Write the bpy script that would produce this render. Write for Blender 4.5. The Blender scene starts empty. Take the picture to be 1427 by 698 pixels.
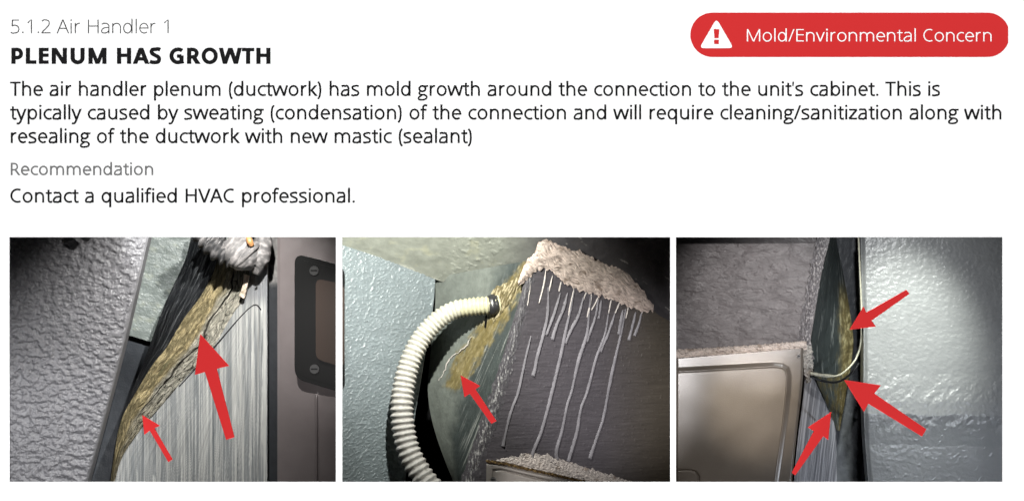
import bpy, bmesh, math, random
import numpy as np
from mathutils import Vector

# ------------------------------------------------------------------ camera, world, lamps
S = 0.0011            # metres per photograph pixel on the page
DIST = 3.0            # camera to page
CX, CY = 713.5, 349.0
OFF = 0.25            # how far the pictured things stand back behind the page
scene = bpy.context.scene
COL = scene.collection

def P(px, py, d=0.0):
    """pixel + depth behind the page -> world point"""
    if d >= 0.06: d += OFF
    k = (DIST + d) / DIST
    return Vector(((px - CX) * S * k, d, (CY - py) * S * k))

cam_d = bpy.data.cameras.new('camera'); cam = bpy.data.objects.new('camera', cam_d); COL.objects.link(cam)
cam.location = (0, -DIST, 0); cam.rotation_euler = (math.radians(90), 0, 0)
cam_d.sensor_width = 36; cam_d.lens = 36 * DIST / (1427 * S); cam_d.clip_end = 50
scene.camera = cam

world = bpy.data.worlds.new('World'); scene.world = world; world.use_nodes = True
world.node_tree.nodes['Background'].inputs[0].default_value = (1, 1, 1, 1)
world.node_tree.nodes['Background'].inputs[1].default_value = 0.02

scene.view_settings.view_transform = 'Standard'; scene.view_settings.look = 'None'
scene.view_settings.exposure = 0; scene.view_settings.gamma = 1
scene.cycles.use_denoising = True
scene.cycles.max_bounces = 6

def lamp(name, kind, loc, aim, power, color=(1, 1, 1), size=0.02, size_y=None, cone=60, blend=1.0):
    ld = bpy.data.lights.new(name, kind); ld.energy = power; ld.color = color
    if kind == 'AREA':
        ld.shape = 'RECTANGLE'; ld.size = size; ld.size_y = size_y
    else:
        ld.shadow_soft_size = size; ld.spot_size = math.radians(cone); ld.spot_blend = blend
    o = bpy.data.objects.new(name, ld); COL.objects.link(o)
    o.location = loc
    o.rotation_euler = (Vector(aim) - Vector(loc)).to_track_quat('-Z', 'Y').to_euler()
    return o

# two long lamps graze the page from above and below; they hardly reach into the recesses
lamp('page_lamp', 'AREA', (0, -0.85, 3.0), (0, 0, 0.1), 262, size=4.0, size_y=0.25)
lamp('page_lamp', 'AREA', (0, -0.85, -3.0), (0, 0, -0.1), 262, size=4.0, size_y=0.25)
# added spots hidden behind the page, shining into each recess
lamp('hidden_spot', 'SPOT', P(345, 190, 0.015), P(280, 500, 0.2), 26, (1, 0.99, 0.95), 0.006, cone=72)
lamp('hidden_spot', 'SPOT', P(250, 170, 0.015), P(232, 380, 0.34), 14, (0.98, 1, 0.97), 0.004, cone=26, blend=0.6)
lamp('hidden_spot', 'SPOT', P(-90, 520, 0.03), P(80, 620, 0.11), 2.6, (0.97, 0.99, 1), 0.01, cone=110)
lamp('hidden_spot', 'SPOT', P(600, 215, 0.015), P(585, 400, 0.25), 34, (1, 1, 0.93), 0.006, cone=85)
lamp('hidden_spot', 'SPOT', P(1250, 60, 0.02), P(1258, 465, 0.16), 46, (0.95, 1, 0.91), 0.02, cone=29)
lamp('hidden_spot', 'SPOT', P(1215, 200, 0.015), P(1215, 460, 0.2), 6, (0.97, 0.99, 1), 0.008, cone=80)
lamp('hidden_spot', 'SPOT', P(1330, 760, 0.03), P(1290, 640, 0.17), 3.6, (0.84, 0.9, 1), 0.02, cone=110)
# added fill spots over the camera, each brightening one patch of a recess
def flash_fill(x, y, d, r, power, color=(1, 0.98, 0.96), loc=(0.0, -3.05, 0.08)):
    aim = P(x, y, d)
    lamp('flash_fill', 'SPOT', loc, aim, power, color, 0.01, cone=2 * math.degrees(math.atan(r * S / (aim - Vector(loc)).length)), blend=1.0)
flash_fill(75, 650, 0.11, 200, 270, (0.98, 0.99, 1))
flash_fill(455, 480, 0.11, 140, 170, (1, 0.97, 0.96))
flash_fill(840, 530, 0.2, 190, 400, (1, 0.97, 0.98))
flash_fill(735, 672, 0.12, 55, 200, (1, 0.95, 0.9))
flash_fill(1055, 420, 0.16, 160, 340, (1, 0.95, 0.94))
flash_fill(1060, 565, 0.14, 110, 130, (1, 0.80, 0.58))
flash_fill(1000, 600, 0.14, 160, 75, (1, 0.9, 0.8))

# ------------------------------------------------------------------ helpers
def tag(o, label=None, cat=None, group=None, kind=None):
    if label: o['label'] = label
    if cat: o['category'] = cat
    if group: o['group'] = group
    if kind: o['kind'] = kind
    return o

def empty(name, loc, label=None, cat=None, group=None):
    o = bpy.data.objects.new(name, None); COL.objects.link(o); o.location = loc
    o.empty_display_size = 0.02
    return tag(o, label, cat, group)

def link(name, me, mat, parent=None):
    o = bpy.data.objects.new(name, me); COL.objects.link(o)
    if mat: me.materials.append(mat)
    if parent:
        o.parent = parent
        q = parent; off = Vector((0, 0, 0))
        while q: off += q.location; q = q.parent
        o.location = -off
    return o

# vectorised gradient noise ------------------------------------------------
def _hash(ix, iy, seed):
    h = (ix.astype(np.int64) * 374761393 + iy.astype(np.int64) * 668265263 + seed * 982451653) & 0xffffffff
    h = ((h ^ (h >> 13)) * 1274126177) & 0xffffffff
    return ((h ^ (h >> 16)) & 0xffffff) / float(0xffffff)

def vn(x, y, seed=0):
    x = np.asarray(x, float); y = np.asarray(y, float)
    x0 = np.floor(x); y0 = np.floor(y); fx = x - x0; fy = y - y0
    def g(ix, iy, dx, dy):
        a = _hash(ix, iy, seed) * 2 * np.pi
        return np.cos(a) * dx + np.sin(a) * dy
    u = fx * fx * fx * (fx * (fx * 6 - 15) + 10); v = fy * fy * fy * (fy * (fy * 6 - 15) + 10)
    n = (g(x0, y0, fx, fy) * (1 - u) + g(x0 + 1, y0, fx - 1, fy) * u) * (1 - v) + \
        (g(x0, y0 + 1, fx, fy - 1) * (1 - u) + g(x0 + 1, y0 + 1, fx - 1, fy - 1) * u) * v
    return n * 1.5

def fbm(x, y, seed=0, oct=4, gain=0.5):
    a = 1.0; t = 0; s = 0
    for i in range(oct):
        t = t + a * vn(np.asarray(x) * 2 ** i, np.asarray(y) * 2 ** i, seed + i * 17); s += a; a *= gain
    return t / s

def sm(a, b, x):
    t = np.clip((x - a) / (b - a), 0, 1); return t * t * (3 - 2 * t)

def rgb(*c): return np.array(c, float)
def mix(a, b, m): return a * (1 - m[..., None]) + b * m[..., None]
def flat(c): return lambda u, v, x, y: np.broadcast_to(rgb(*c), u.shape + (3,))

def resample(pts, n, smooth=True):
    a = np.array(pts, float)
    if smooth and len(a) > 2:
        out = []
        ext = np.vstack([2 * a[0] - a[1], a, 2 * a[-1] - a[-2]])
        for i in range(1, len(ext) - 2):
            p0, p1, p2, p3 = ext[i - 1], ext[i], ext[i + 1], ext[i + 2]
            for t in np.linspace(0, 1, 12, endpoint=False):
                out.append(0.5 * ((2 * p1) + (p2 - p0) * t + (2 * p0 - 5 * p1 + 4 * p2 - p3) * t * t + (3 * p1 - p0 - 3 * p2 + p3) * t ** 3))
        out.append(a[-1]); a = np.array(out)
    L = np.concatenate([[0], np.cumsum(np.linalg.norm(np.diff(a[:, :2], axis=0), axis=1))])
    s = np.linspace(0, L[-1], n)
    return np.stack([np.interp(s, L, a[:, k]) for k in range(a.shape[1])], 1)

def dist_path(x, y, pts, closed=False):
    d = np.full(x.shape, 1e9)
    n = len(pts)
    for i in range(n if closed else n - 1):
        (ax, ay), (bx, by) = pts[i], pts[(i + 1) % n]
        vx, vy = bx - ax, by - ay
        t = np.clip(((x - ax) * vx + (y - ay) * vy) / (vx * vx + vy * vy + 1e-9), 0, 1)
        d = np.minimum(d, np.hypot(x - ax - t * vx, y - ay - t * vy))
    return d

def inside(x, y, pts):
    r = np.zeros(x.shape, bool); n = len(pts); j = n - 1
    for i in range(n):
        xi, yi = pts[i]; xj, yj = pts[j]
        if yi != yj:
            r ^= ((yi > y) != (yj > y)) & (x < (xj - xi) * (y - yi) / (yj - yi) + xi)
        j = i
    return r

def grid_obj(name, G, mat, parent=None, col=None, uvl=None, thick=0.01, planar=False):
    """G: (nv,nu,3) world points. Front sheet plus rim and back set `thick` behind along +y."""
    nv, nu = G.shape[:2]
    V = G.reshape(-1, 3)
    i = np.arange(nv * nu).reshape(nv, nu)
    F = np.stack([i[:-1, :-1], i[1:, :-1], i[1:, 1:], i[:-1, 1:]], -1).reshape(-1, 4)
    ring = np.concatenate([i[0, :], i[1:, -1], i[-1, -2::-1], i[-2:0:-1, 0]])
    n0 = len(V); m = len(ring)
    front = V[ring]; back = front + np.array([0, thick, 0])
    # coarse back sheet, same curvature as the front so that it never cuts through it
    iv = np.unique(np.r_[np.arange(0, nv, 6), nv - 1]); iu = np.unique(np.r_[np.arange(0, nu, 6), nu - 1])
    bidx = i[np.ix_(iv, iu)]; nb = n0 + 2 * m
    j = nb + np.arange(bidx.size).reshape(bidx.shape)
    BF = np.stack([j[:-1, :-1], j[:-1, 1:], j[1:, 1:], j[1:, :-1]], -1).reshape(-1, 4)
    bidx = bidx.ravel()
    V2 = np.vstack([V, front, back, V[bidx] + np.array([0, thick, 0])])
    r = np.arange(m); rn = (r + 1) % m
    SK = np.stack([n0 + r, n0 + rn, n0 + m + rn, n0 + m + r], -1)
    faces = F.tolist() + SK.tolist() + BF.tolist()
    me = bpy.data.meshes.new(name); me.from_pydata(V2.tolist(), [], faces)
    sh = np.zeros(len(me.polygons), bool); sh[:len(F)] = True
    me.polygons.foreach_set('use_smooth', sh)
    uu = np.linspace(0, 1, nu)[None, :].repeat(nv, 0); vv = np.linspace(0, 1, nv)[:, None].repeat(nu, 1)
    if uvl is None:
        lu = np.linalg.norm(np.diff(G[nv // 2], axis=0), axis=1).sum(); lv = np.linalg.norm(np.diff(G[:, nu // 2], axis=0), axis=1).sum()
    else: lu, lv = uvl
    uv = np.stack([uu * lu, vv * lv], -1).reshape(-1, 2) if not planar else G[..., [0, 2]].reshape(-1, 2)
    uv = np.vstack([uv, uv[ring], uv[ring], uv[bidx]])
    li = np.zeros(len(me.loops), int); me.loops.foreach_get('vertex_index', li)
    lay = me.uv_layers.new(name='UVMap'); lay.data.foreach_set('uv', uv[li].ravel())
    if col is not None:
        c = np.asarray(col).reshape(-1, 3); c = np.vstack([c, c[ring], c[ring], c[bidx]])
        ca = me.color_attributes.new('Col', 'FLOAT_COLOR', 'POINT')
        ca.data.foreach_set('color', np.hstack([np.clip(c, 0.003, 0.9), np.ones((len(c), 1))]).astype(np.float32).ravel())
    me.update()
    return link(name, me, mat, parent)

def ruled(name, A, B, nu, nv, mat, parent=None, disp=None, col=None, thick=0.012, warp=None, smooth=True, planar=False):
    """surface ruled from edge A (u=0) to edge B (u=1); edges are lists of (px, py, depth)"""
    a = resample(A, nv, smooth); b = resample(B, nv, smooth)
    u = np.linspace(0, 1, nu)[None, :].repeat(nv, 0); v = np.linspace(0, 1, nv)[:, None].repeat(nu, 1)
    Q = a[:, None, :] * (1 - u[..., None]) + b[:, None, :] * u[..., None]
    if warp is not None:
        dx, dy = warp(u, v, Q[..., 0], Q[..., 1]); Q[..., 0] += dx; Q[..., 1] += dy
    x, y, d = Q[..., 0], Q[..., 1], Q[..., 2].copy()
    if disp is not None: d -= disp(u, v, x, y)
    d += OFF
    k = (DIST + d) / DIST
    G = np.stack([(x - CX) * S * k, d, (CY - y) * S * k], -1)
    c = col(u, v, x, y) if col is not None else None
    return grid_obj(name, G, mat, parent, c, None, thick, planar)

class Plane:
    """plane through three (px,py,depth) points; gives depth at any pixel"""
    def __init__(s, a, b, c):
        p = [P(*q) for q in (a, b, c)]
        s.n = (p[1] - p[0]).cross(p[2] - p[0]).normalized(); s.p = p[0]
    def d(s, x, y):
        c = Vector((0, -DIST, 0)); r = P(x, y, 0) - c
        t = (s.p - c).dot(s.n) / r.dot(s.n)
        return (r * t).y - DIST - OFF
    def q(s, x, y, off=0.0): return (x, y, s.d(x, y) - off)

def tube(name, pts, rad, mat, parent=None, seg=12, n=80, prof=None, squash=1.0, col=None, noise_amp=0):
    """tube swept through (px,py,depth); rad in metres (number or list); prof(s01,len) scales the radius"""
    a = resample([tuple(p) for p in pts], n)
    W = np.array([P(*q) for q in a])
    if isinstance(rad, (int, float)): R = np.full(n, rad)
    else: R = np.interp(np.linspace(0, 1, n), np.linspace(0, 1, len(rad)), rad)
    L = np.concatenate([[0], np.cumsum(np.linalg.norm(np.diff(W, axis=0), axis=1))])
    R = R * np.where(a[:, 2] >= 0.06, 1.08, 1.0)
    T = np.gradient(W, axis=0); T /= np.linalg.norm(T, axis=1)[:, None]
    up = np.array([0, 1.0, 0]); verts = []; cols = []
    th = np.linspace(0, 2 * np.pi, seg, endpoint=False)
    for k in range(n):
        sd = np.cross(T[k], up); sd /= np.linalg.norm(sd); nn = np.cross(sd, T[k])
        r = R[k] * (prof(L[k], th) if prof else np.ones(seg))
        if noise_amp: r = r * (1 + noise_amp * fbm(L[k] * 70 + 0 * th, 3 * np.cos(th) + 2 * np.sin(th) * 1.7, 5))
        ring = W[k] + np.outer(np.cos(th) * r, sd) + np.outer(np.sin(th) * r * squash, nn)
        verts += ring.tolist()
        if col: cols.append(col(L[k], L[-1], th))
    f = []
    for k in range(n - 1):
        for j in range(seg):
            j2 = (j + 1) % seg
            f.append((k * seg + j, k * seg + j2, (k + 1) * seg + j2, (k + 1) * seg + j))
    f.append(tuple(range(seg))[::-1]); f.append(tuple((n - 1) * seg + j for j in range(seg)))
    me = bpy.data.meshes.new(name); me.from_pydata(verts, [], f)
    me.polygons.foreach_set('use_smooth', [len(q) == 4 for q in f])
    uvl = me.uv_layers.new(name='UVMap')
    li = np.zeros(len(me.loops), int); me.loops.foreach_get('vertex_index', li)
    uv = np.stack([np.repeat(L, seg), np.tile(th * R.mean(), n)], -1); uvl.data.foreach_set('uv', uv[li].ravel())
    if col:
        c = np.vstack(cols); ca = me.color_attributes.new('Col', 'FLOAT_COLOR', 'POINT')
        ca.data.foreach_set('color', np.hstack([c, np.ones((len(c), 1))]).astype(np.float32).ravel())
    me.update()
    return link(name, me, mat, parent)

def prism(name, poly, d0, d1, mat, parent=None, bevel=0.0):
    """solid with a pixel outline between two depths (real prism: the outline is sized at d0)"""
    bm = bmesh.new()
    v = [bm.verts.new(P(x, y, d0)) for x, y in poly]
    f = bm.faces.new(v)
    r = bmesh.ops.extrude_face_region(bm, geom=[f])
    for q in r['geom']:
        if isinstance(q, bmesh.types.BMVert): q.co.y += (d1 - d0)
    bmesh.ops.recalc_face_normals(bm, faces=bm.faces)
    if bevel:
        e = [e for e in bm.edges if all(abs(w.co.y - d0) < 1e-6 for w in e.verts)]
        bmesh.ops.bevel(bm, geom=e, offset=bevel, segments=2, profile=0.6, affect='EDGES')
    me = bpy.data.meshes.new(name); bm.to_mesh(me); bm.free()
    return link(name, me, mat, parent)

def round_poly(pts, r, n=6):
    """round the corners of a polygon (pixels)"""
    out = []; m = len(pts)
    for i in range(m):
        p = Vector(pts[i]); a = Vector(pts[i - 1]); b = Vector(pts[(i + 1) % m])
        da = (a - p); db = (b - p)
        ra = min(r, da.length / 2, db.length / 2)
        s = p + da.normalized() * ra; e = p + db.normalized() * ra
        for t in np.linspace(0, 1, n + 1):
            q = s * (1 - t) ** 2 + p * 2 * t * (1 - t) + e * t * t
            out.append((q.x, q.y))
    return out

# ------------------------------------------------------------------ materials
def plain(name, c, rough=0.8, spec=0.3, metal=0.0):
    m = bpy.data.materials.new(name); m.use_nodes = True
    b = m.node_tree.nodes['Principled BSDF']
    b.inputs['Base Color'].default_value = (*c, 1); b.inputs['Roughness'].default_value = rough
    b.inputs['Specular IOR Level'].default_value = spec; b.inputs['Metallic'].default_value = metal
    return m

def paint(name, c=None, rough=0.45, spec=0.5, mott=0.25, ms=(60, 60), bump=0.4, bs=(200, 200), bd=0.001, metal=0.0, rvar=0.15, speck=0.0, warp=0.0):
    """painted / soiled surface: colour (own or from the Col attribute) mottled by stretched noise, fine relief, uneven gloss"""
    m = bpy.data.materials.new(name); m.use_nodes = True
    nt = m.node_tree; N = nt.nodes; K = nt.links.new
    b = N['Principled BSDF']
    tc = N.new('ShaderNodeTexCoord')
    def noise(sc, detail=4.0, rr=0.55, dist=0.0):
        mp = N.new('ShaderNodeMapping'); K(tc.outputs['UV'], mp.inputs[0]); mp.inputs['Scale'].default_value = (sc[0], sc[1], 1)
        n = N.new('ShaderNodeTexNoise'); n.inputs['Scale'].default_value = 1; n.inputs['Detail'].default_value = detail
        n.inputs['Roughness'].default_value = rr; n.inputs['Distortion'].default_value = dist
        K(mp.outputs[0], n.inputs['Vector']); return n.outputs['Fac']
    if c is None:
        a = N.new('ShaderNodeAttribute'); a.attribute_name = 'Col'; base = a.outputs['Color']
    else:
        a = N.new('ShaderNodeRGB'); a.outputs[0].default_value = (*c, 1); base = a.outputs[0]
    mr = N.new('ShaderNodeMapRange'); mr.inputs['From Min'].default_value = 0.28; mr.inputs['From Max'].default_value = 0.72
    mr.inputs['To Min'].default_value = 1 - mott; mr.inputs['To Max'].default_value = 1 + mott
    K(noise(ms, 6, 0.62, warp), mr.inputs['Value'])
    vm = N.new('ShaderNodeVectorMath'); vm.operation = 'SCALE'; K(base, vm.inputs[0]); K(mr.outputs[0], vm.inputs['Scale'])
    out = vm.outputs[0]
    if speck > 0:
        r2 = N.new('ShaderNodeMapRange'); r2.inputs['From Min'].default_value = 0.66; r2.inputs['From Max'].default_value = 0.74
        K(noise((bs[0] * 1.3, bs[1] * 1.3), 3), r2.inputs['Value'])
        ml = N.new('ShaderNodeMath'); ml.operation = 'MULTIPLY'; ml.inputs[1].default_value = speck; K(r2.outputs[0], ml.inputs[0])
        mx = N.new('ShaderNodeMix'); mx.data_type = 'RGBA'; K(ml.outputs[0], mx.inputs['Factor']); K(out, mx.inputs['A']); mx.inputs['B'].default_value = (0.55, 0.53, 0.5, 1)
        out = mx.outputs['Result']
    K(out, b.inputs['Base Color'])
    r3 = N.new('ShaderNodeMapRange'); r3.inputs['To Min'].default_value = max(0.05, rough - rvar); r3.inputs['To Max'].default_value = rough + rvar
    K(noise((ms[0] * 0.7 + 9, ms[1] * 0.7 + 9), 4), r3.inputs['Value']); K(r3.outputs[0], b.inputs['Roughness'])
    b.inputs['Specular IOR Level'].default_value = spec; b.inputs['Metallic'].default_value = metal
    if bump > 0:
        bp = N.new('ShaderNodeBump'); bp.inputs['Strength'].default_value = bump; bp.inputs['Distance'].default_value = bd
        K(noise(bs, 5, 0.6), bp.inputs['Height']); K(bp.outputs[0], b.inputs['Normal'])
    return m

M = {}
M['page'] = paint('white_paper', (0.9, 0.9, 0.9), rough=0.9, spec=0.0, mott=0.01, bump=0.0)
M['ink'] = plain('black_ink', (0.0125, 0.0125, 0.013), 1, 0)
M['ink_heading'] = plain('grey_heading_ink', (0.05, 0.05, 0.05), 1, 0)
M['ink_grey'] = plain('pale_grey_ink', (0.165, 0.165, 0.165), 1, 0)
M['badge_red'] = plain('badge_red', (0.55, 0.0295, 0.0305), 1, 0)
M['arrow_red'] = plain('arrow_red', (0.54, 0.026, 0.027), 0.9, 0.05)
M['white'] = plain('white_print', (0.87, 0.87, 0.87), 1, 0)
M['black'] = paint('matt_black_board', (0.012, 0.012, 0.013), rough=0.95, spec=0.05, mott=0.2, bump=0.1)
M['dark_metal'] = paint('dark_metal', (0.03, 0.03, 0.032), rough=0.4, spec=0.5)

# ------------------------------------------------------------------ lettering: a drawn stroke face
XH, CAP, ASC = 0.535, 0.714, 0.76

def spl(pts, n=10): return resample(pts, n * (len(pts) - 1) + 1).tolist()
def arc(cx, cy, rx, ry, a0, a1, n=22):
    t = np.radians(np.linspace(a0, a1, n)); return [(cx + rx * math.cos(q), cy + ry * math.sin(q)) for q in t]

def glyph(c, w):
    """-> (advance, [shapes]); a shape is ('s', points, width) a stroke or ('q', 4 corners) a bar. em = 1"""
    h = w / 2; wt = w * 0.86; ht = wt / 2; bold = w > 0.12
    o = 0.01
    G = []
    def vbar(x, y0, y1): G.append(('q', [(x - h, y0), (x + h, y0), (x + h, y1), (x - h, y1)]))
    def hbar(x0, x1, y): G.append(('q', [(x0, y - ht), (x1, y - ht), (x1, y + ht), (x0, y + ht)]))
    def diag(x0, y0, x1, y1, ww=None):
        ww = ww or w
        k = ww / 2 * math.hypot(x1 - x0, y1 - y0) / abs(y1 - y0)
        G.append(('q', [(x0 - k, y0), (x0 + k, y0), (x1 + k, y1), (x1 - k, y1)]))
    def st(p, ww=None): G.append(('s', p, ww or (w + wt) / 2))
    def ring(cx, cy, rx, ry): st(arc(cx, cy, rx, ry, 0, 360, 40))
    def dot(x, y): r = max(0.052, h * 1.12) if w > 0.06 else 0.04; G.append(('s', arc(x, y, r / 2, r / 2, 0, 360, 14), r))
    sb = 0.086 if not bold else 0.08
    def arch(xl, xr, y0=0.31): st([(xl + 0.004, y0)] + arc((xl + xr) / 2, y0, (xr - xl) / 2, XH + o - ht - y0, 176, 0) + [(xr, y0 - 0.02), (xr, 0)])
    if c == ' ': return 0.26, []
    if c == 'l': vbar(0.127, 0, ASC); return 0.253, G
    if c == 'i': vbar(0.127, 0, XH); dot(0.127, 0.685); return 0.253, G
    if c in 'nh':
        xl = sb + h; xr = 0.614 - 0.08 - h
        vbar(xl, 0, XH if c == 'n' else ASC); arch(xl, xr); return 0.614, G
    if c == 'm':
        a = 0.93; xl = sb + h; xr = a - 0.08 - h; xm = (xl + xr) / 2
        vbar(xl, 0, XH); arch(xl, xm); arch(xm, xr); return a, G
    if c == 'u':
        xl = 0.08 + h; xr = 0.614 - sb - h
        st([(xl, XH), (xl, 0.225)] + arc((xl + xr) / 2, 0.225, (xr - xl) / 2, 0.225 + o - ht, 180, 356)); vbar(xr, 0, XH); return 0.614, G
    if c == 'r':
        xl = sb + h; vbar(xl, 0, XH)
        st([(xl + 0.003, 0.28)] + arc(xl + 0.185, 0.28, 0.185, XH + o - ht - 0.28, 176, 78)); return 0.408, G
    if c == 'o': ring(0.302, XH / 2, 0.302 - 0.055 - h, XH / 2 + o - ht); return 0.604, G
    if c == 'c':
        st(arc(0.055 + h + 0.225, XH / 2, 0.225, XH / 2 + o - ht, 58, 302)); return 0.476, G
    if c == 'e':
        cx = 0.29; rx = cx - 0.055 - h; ry = XH / 2 + o - ht
        st([(cx + rx, XH / 2 - 0.0)] + arc(cx, XH / 2, rx, ry, 2, 180)[1:] + arc(cx + 0.015, XH / 2, rx + 0.015, ry, 182, 310)); hbar(0.055 + w, cx + rx + h, XH / 2 + 0.01); return 0.561, G
    if c == 'a':
        xr = 0.556 - 0.08 - h
        st(spl([(0.095, 0.475), (0.17, 0.515), (0.27, XH + o - ht), (0.365, 0.505), (xr, 0.40), (xr, 0.33)]) + [(xr, 0.0)])
        st(spl([(xr, 0.305), (0.33, 0.30), (0.19, 0.27), (0.048 + h, 0.15), (0.11, 0.045), (0.21, ht - o), (0.32, 0.03), (xr - 0.015, 0.12), (xr, 0.2)])); return 0.556, G
    if c in 'dqbp':
        a = 0.613; rx = 0.185 + (0.045 - h) * 0.6; ry = XH / 2 + o - ht
        if c in 'dq':
            xs = a - sb - h; ring(0.052 + h + rx, XH / 2, rx, ry)
        else:
            xs = sb + h; ring(a - 0.052 - h - rx, XH / 2, rx, ry)
        vbar(xs, 0 if c in 'db' else -0.24, ASC if c in 'db' else XH); return a, G
    if c == 'g':
        ring(0.25, 0.365, 0.165 - h * 0.3, 0.18 - ht); hbar(0.30, 0.535, XH - ht)
        st(spl([(0.135, 0.225), (0.10, 0.155), (0.125, 0.085), (0.22, 0.062), (0.36, 0.05), (0.462, -0.04), (0.41, -0.155), (0.24, -0.24 + ht), (0.085, -0.175), (0.07, -0.085), (0.17, 0.0), (0.24, 0.06)]), w * 0.86); return 0.548, G
    if c == 'f':
        x = 0.145
        st([(x, 0)] + [(x, 0.55)] + spl([(x, 0.57), (x + 0.022, 0.67), (x + 0.095, ASC + 0.005 - ht), (x + 0.205, ASC - 0.02 - ht)])); hbar(0.02, 0.315, XH - ht); return 0.339, G
    if c == 's':
        st(spl([(0.40, 0.475), (0.31, 0.515), (0.21, XH + o - ht), (0.11, 0.465), (0.095, 0.395), (0.15, 0.325), (0.25, 0.275), (0.355, 0.215), (0.385, 0.135), (0.34, 0.055), (0.225, ht - o), (0.12, 0.02), (0.048, 0.055)])); return 0.477, G
    if c == 't':
        x = 0.165
        st([(x, 0.66), (x, 0.16)] + spl([(x, 0.15), (x + 0.02, 0.065), (x + 0.085, 0.03), (x + 0.175, 0.045)])); hbar(0.025, 0.325, XH - ht); return 0.353, G
    if c == 'v': diag(0.048, XH, 0.249, 0); diag(0.452, XH, 0.249, 0); return 0.498, G
    if c == 'y':
        diag(0.048, XH, 0.25, 0.0)
        diag(0.452, XH, 0.245, -0.02); st(spl([(0.252, 0.0), (0.215, -0.10), (0.16, -0.18), (0.09, -0.205), (0.025, -0.195)])); return 0.499, G
    if c == 'w':
        diag(0.05, XH, 0.195, 0); diag(0.389, XH, 0.195, 0); diag(0.389, XH, 0.583, 0); diag(0.728, XH, 0.583, 0); return 0.778, G
    if c == 'z': hbar(0.04, 0.43, XH - ht); hbar(0.035, 0.435, ht); diag(0.075, wt * 0.8, 0.39, XH - wt * 0.8); return 0.468, G
    if c == 'k': vbar(sb + h, 0, ASC); diag(0.20, 0.24, 0.445, XH); diag(0.215, 0.30, 0.47, 0); return 0.525, G
    if c == '(': st(spl([(0.24, CAP), (0.16, 0.58), (0.125, 0.30), (0.16, 0.0), (0.24, -0.155)])); return 0.296, G
    if c == ')': st(spl([(0.056, CAP), (0.136, 0.58), (0.171, 0.30), (0.136, 0.0), (0.056, -0.155)])); return 0.296, G
    if c == '/': diag(0.055, 0, 0.315, CAP, w * 0.92); return 0.367, G
    if c == '.': dot(0.133, 0.052); return 0.266, G
    if c == '\u2019': G.append(('q', [(0.055, 0.45 + 0.04), (0.105, 0.45 + 0.04), (0.135, CAP), (0.045, CAP)])); return 0.18, G
    # capitals
    if c == 'T': vbar(0.277, 0, CAP - wt * 0.5); hbar(0.02, 0.534, CAP - ht); return 0.553, G
    if c == 'H':
        a = 0.738 if not bold else 0.77; x = 0.098 if not bold else 0.09
        vbar(x + h, 0, CAP); vbar(a - x - h, 0, CAP); hbar(x + h, a - x - h, 0.38); return a, G
    if c == 'V': diag(0.045, CAP, 0.298, 0); diag(0.55, CAP, 0.298, 0); return 0.595, G
    if c == 'A':
        a = 0.633 if not bold else 0.69; k = w * 0.53
        diag(k, 0, a / 2 + 0.0, CAP); diag(a - k, 0, a / 2, CAP); hbar(0.15, a - 0.15, 0.26 if not bold else 0.22); return a, G
    if c == 'C': st(arc(0.062 + h + 0.30, CAP / 2, 0.30, CAP / 2 + o - ht, 62, 298, 30)); return 0.631, G
    if c == 'M':
        a = 0.903 if not bold else 0.943; x = 0.095
        vbar(x + h, 0, CAP); vbar(a - x - h, 0, CAP); diag(x + w * 0.62, CAP, a / 2, 0, w * 0.9); diag(a - x - w * 0.62, CAP, a / 2, 0, w * 0.9); return a, G
    if c == 'E':
        a = 0.556 if not bold else 0.56; x = 0.098 if not bold else 0.09
        vbar(x + h, 0, CAP)
        for y in (ht, 0.385, CAP - ht): hbar(x + h, a - 0.06, y)
        return a, G
    if c == 'L': x = 0.09; vbar(x + h, 0, CAP); hbar(x + h, 0.53, ht); return 0.564, G
    if c in 'PR':
        x = 0.098 if not bold else 0.09; a = (0.618 if c == 'R' else 0.6) if not bold else (0.66 if c == 'R' else 0.627)
        xr = (0.50 if not bold else 0.585) - h; ym = 0.31 if c == 'R' else 0.275
        ry = (CAP - ht - ym - ht * (0 if c == 'R' else 0)) / 2
        vbar(x + h, 0, CAP); st([(x + h, CAP - ht)] + arc(xr - 0.16, CAP - ht - ry, 0.16, ry, 90, -90) + [(x + h, CAP - ht - 2 * ry)], wt if not bold else w * 0.9)
        if c == 'R': diag(0.34 if not bold else 0.36, ym, a - k_leg(w), 0)
        return a, G
    if c == 'N': a = 0.813; x = 0.09; vbar(x + h, 0, CAP); vbar(a - x - h, 0, CAP); diag(x + h * 1.1, CAP, a - x - h * 1.1, 0, w * 0.95); return a, G
    if c == 'U':
        a = 0.756; xl = 0.085 + h; xr = a - xl
        st([(xl, CAP), (xl, 0.27)] + arc(a / 2, 0.27, a / 2 - xl, 0.27 + o - ht, 180, 360) + [(xr, 0.27), (xr, CAP)], w); return a, G
    if c == 'S':
        st(spl([(0.475, 0.63), (0.38, 0.665), (0.27, CAP + o - ht), (0.15, 0.63), (0.115, 0.53), (0.165, 0.445), (0.28, 0.375), (0.40, 0.295), (0.43, 0.195), (0.38, 0.09), (0.24, ht - o), (0.13, 0.075), (0.045, 0.105)]), w * 0.93); return 0.551, G
    if c == 'G':
        cx = 0.055 + h + 0.275
        st(arc(cx, CAP / 2, 0.275, CAP / 2 + o - ht, 52, 270, 30) + spl([(cx + 0.08, 0.073), (cx + 0.235, 0.115)])[3:], w * 0.95); vbar(0.65 - h, 0.07, 0.37); hbar(0.37, 0.65 - h, 0.345); return 0.724, G
    if c == 'O': ring(0.398, CAP / 2, 0.398 - 0.055 - h, CAP / 2 + o - ht); return 0.796, G
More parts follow.
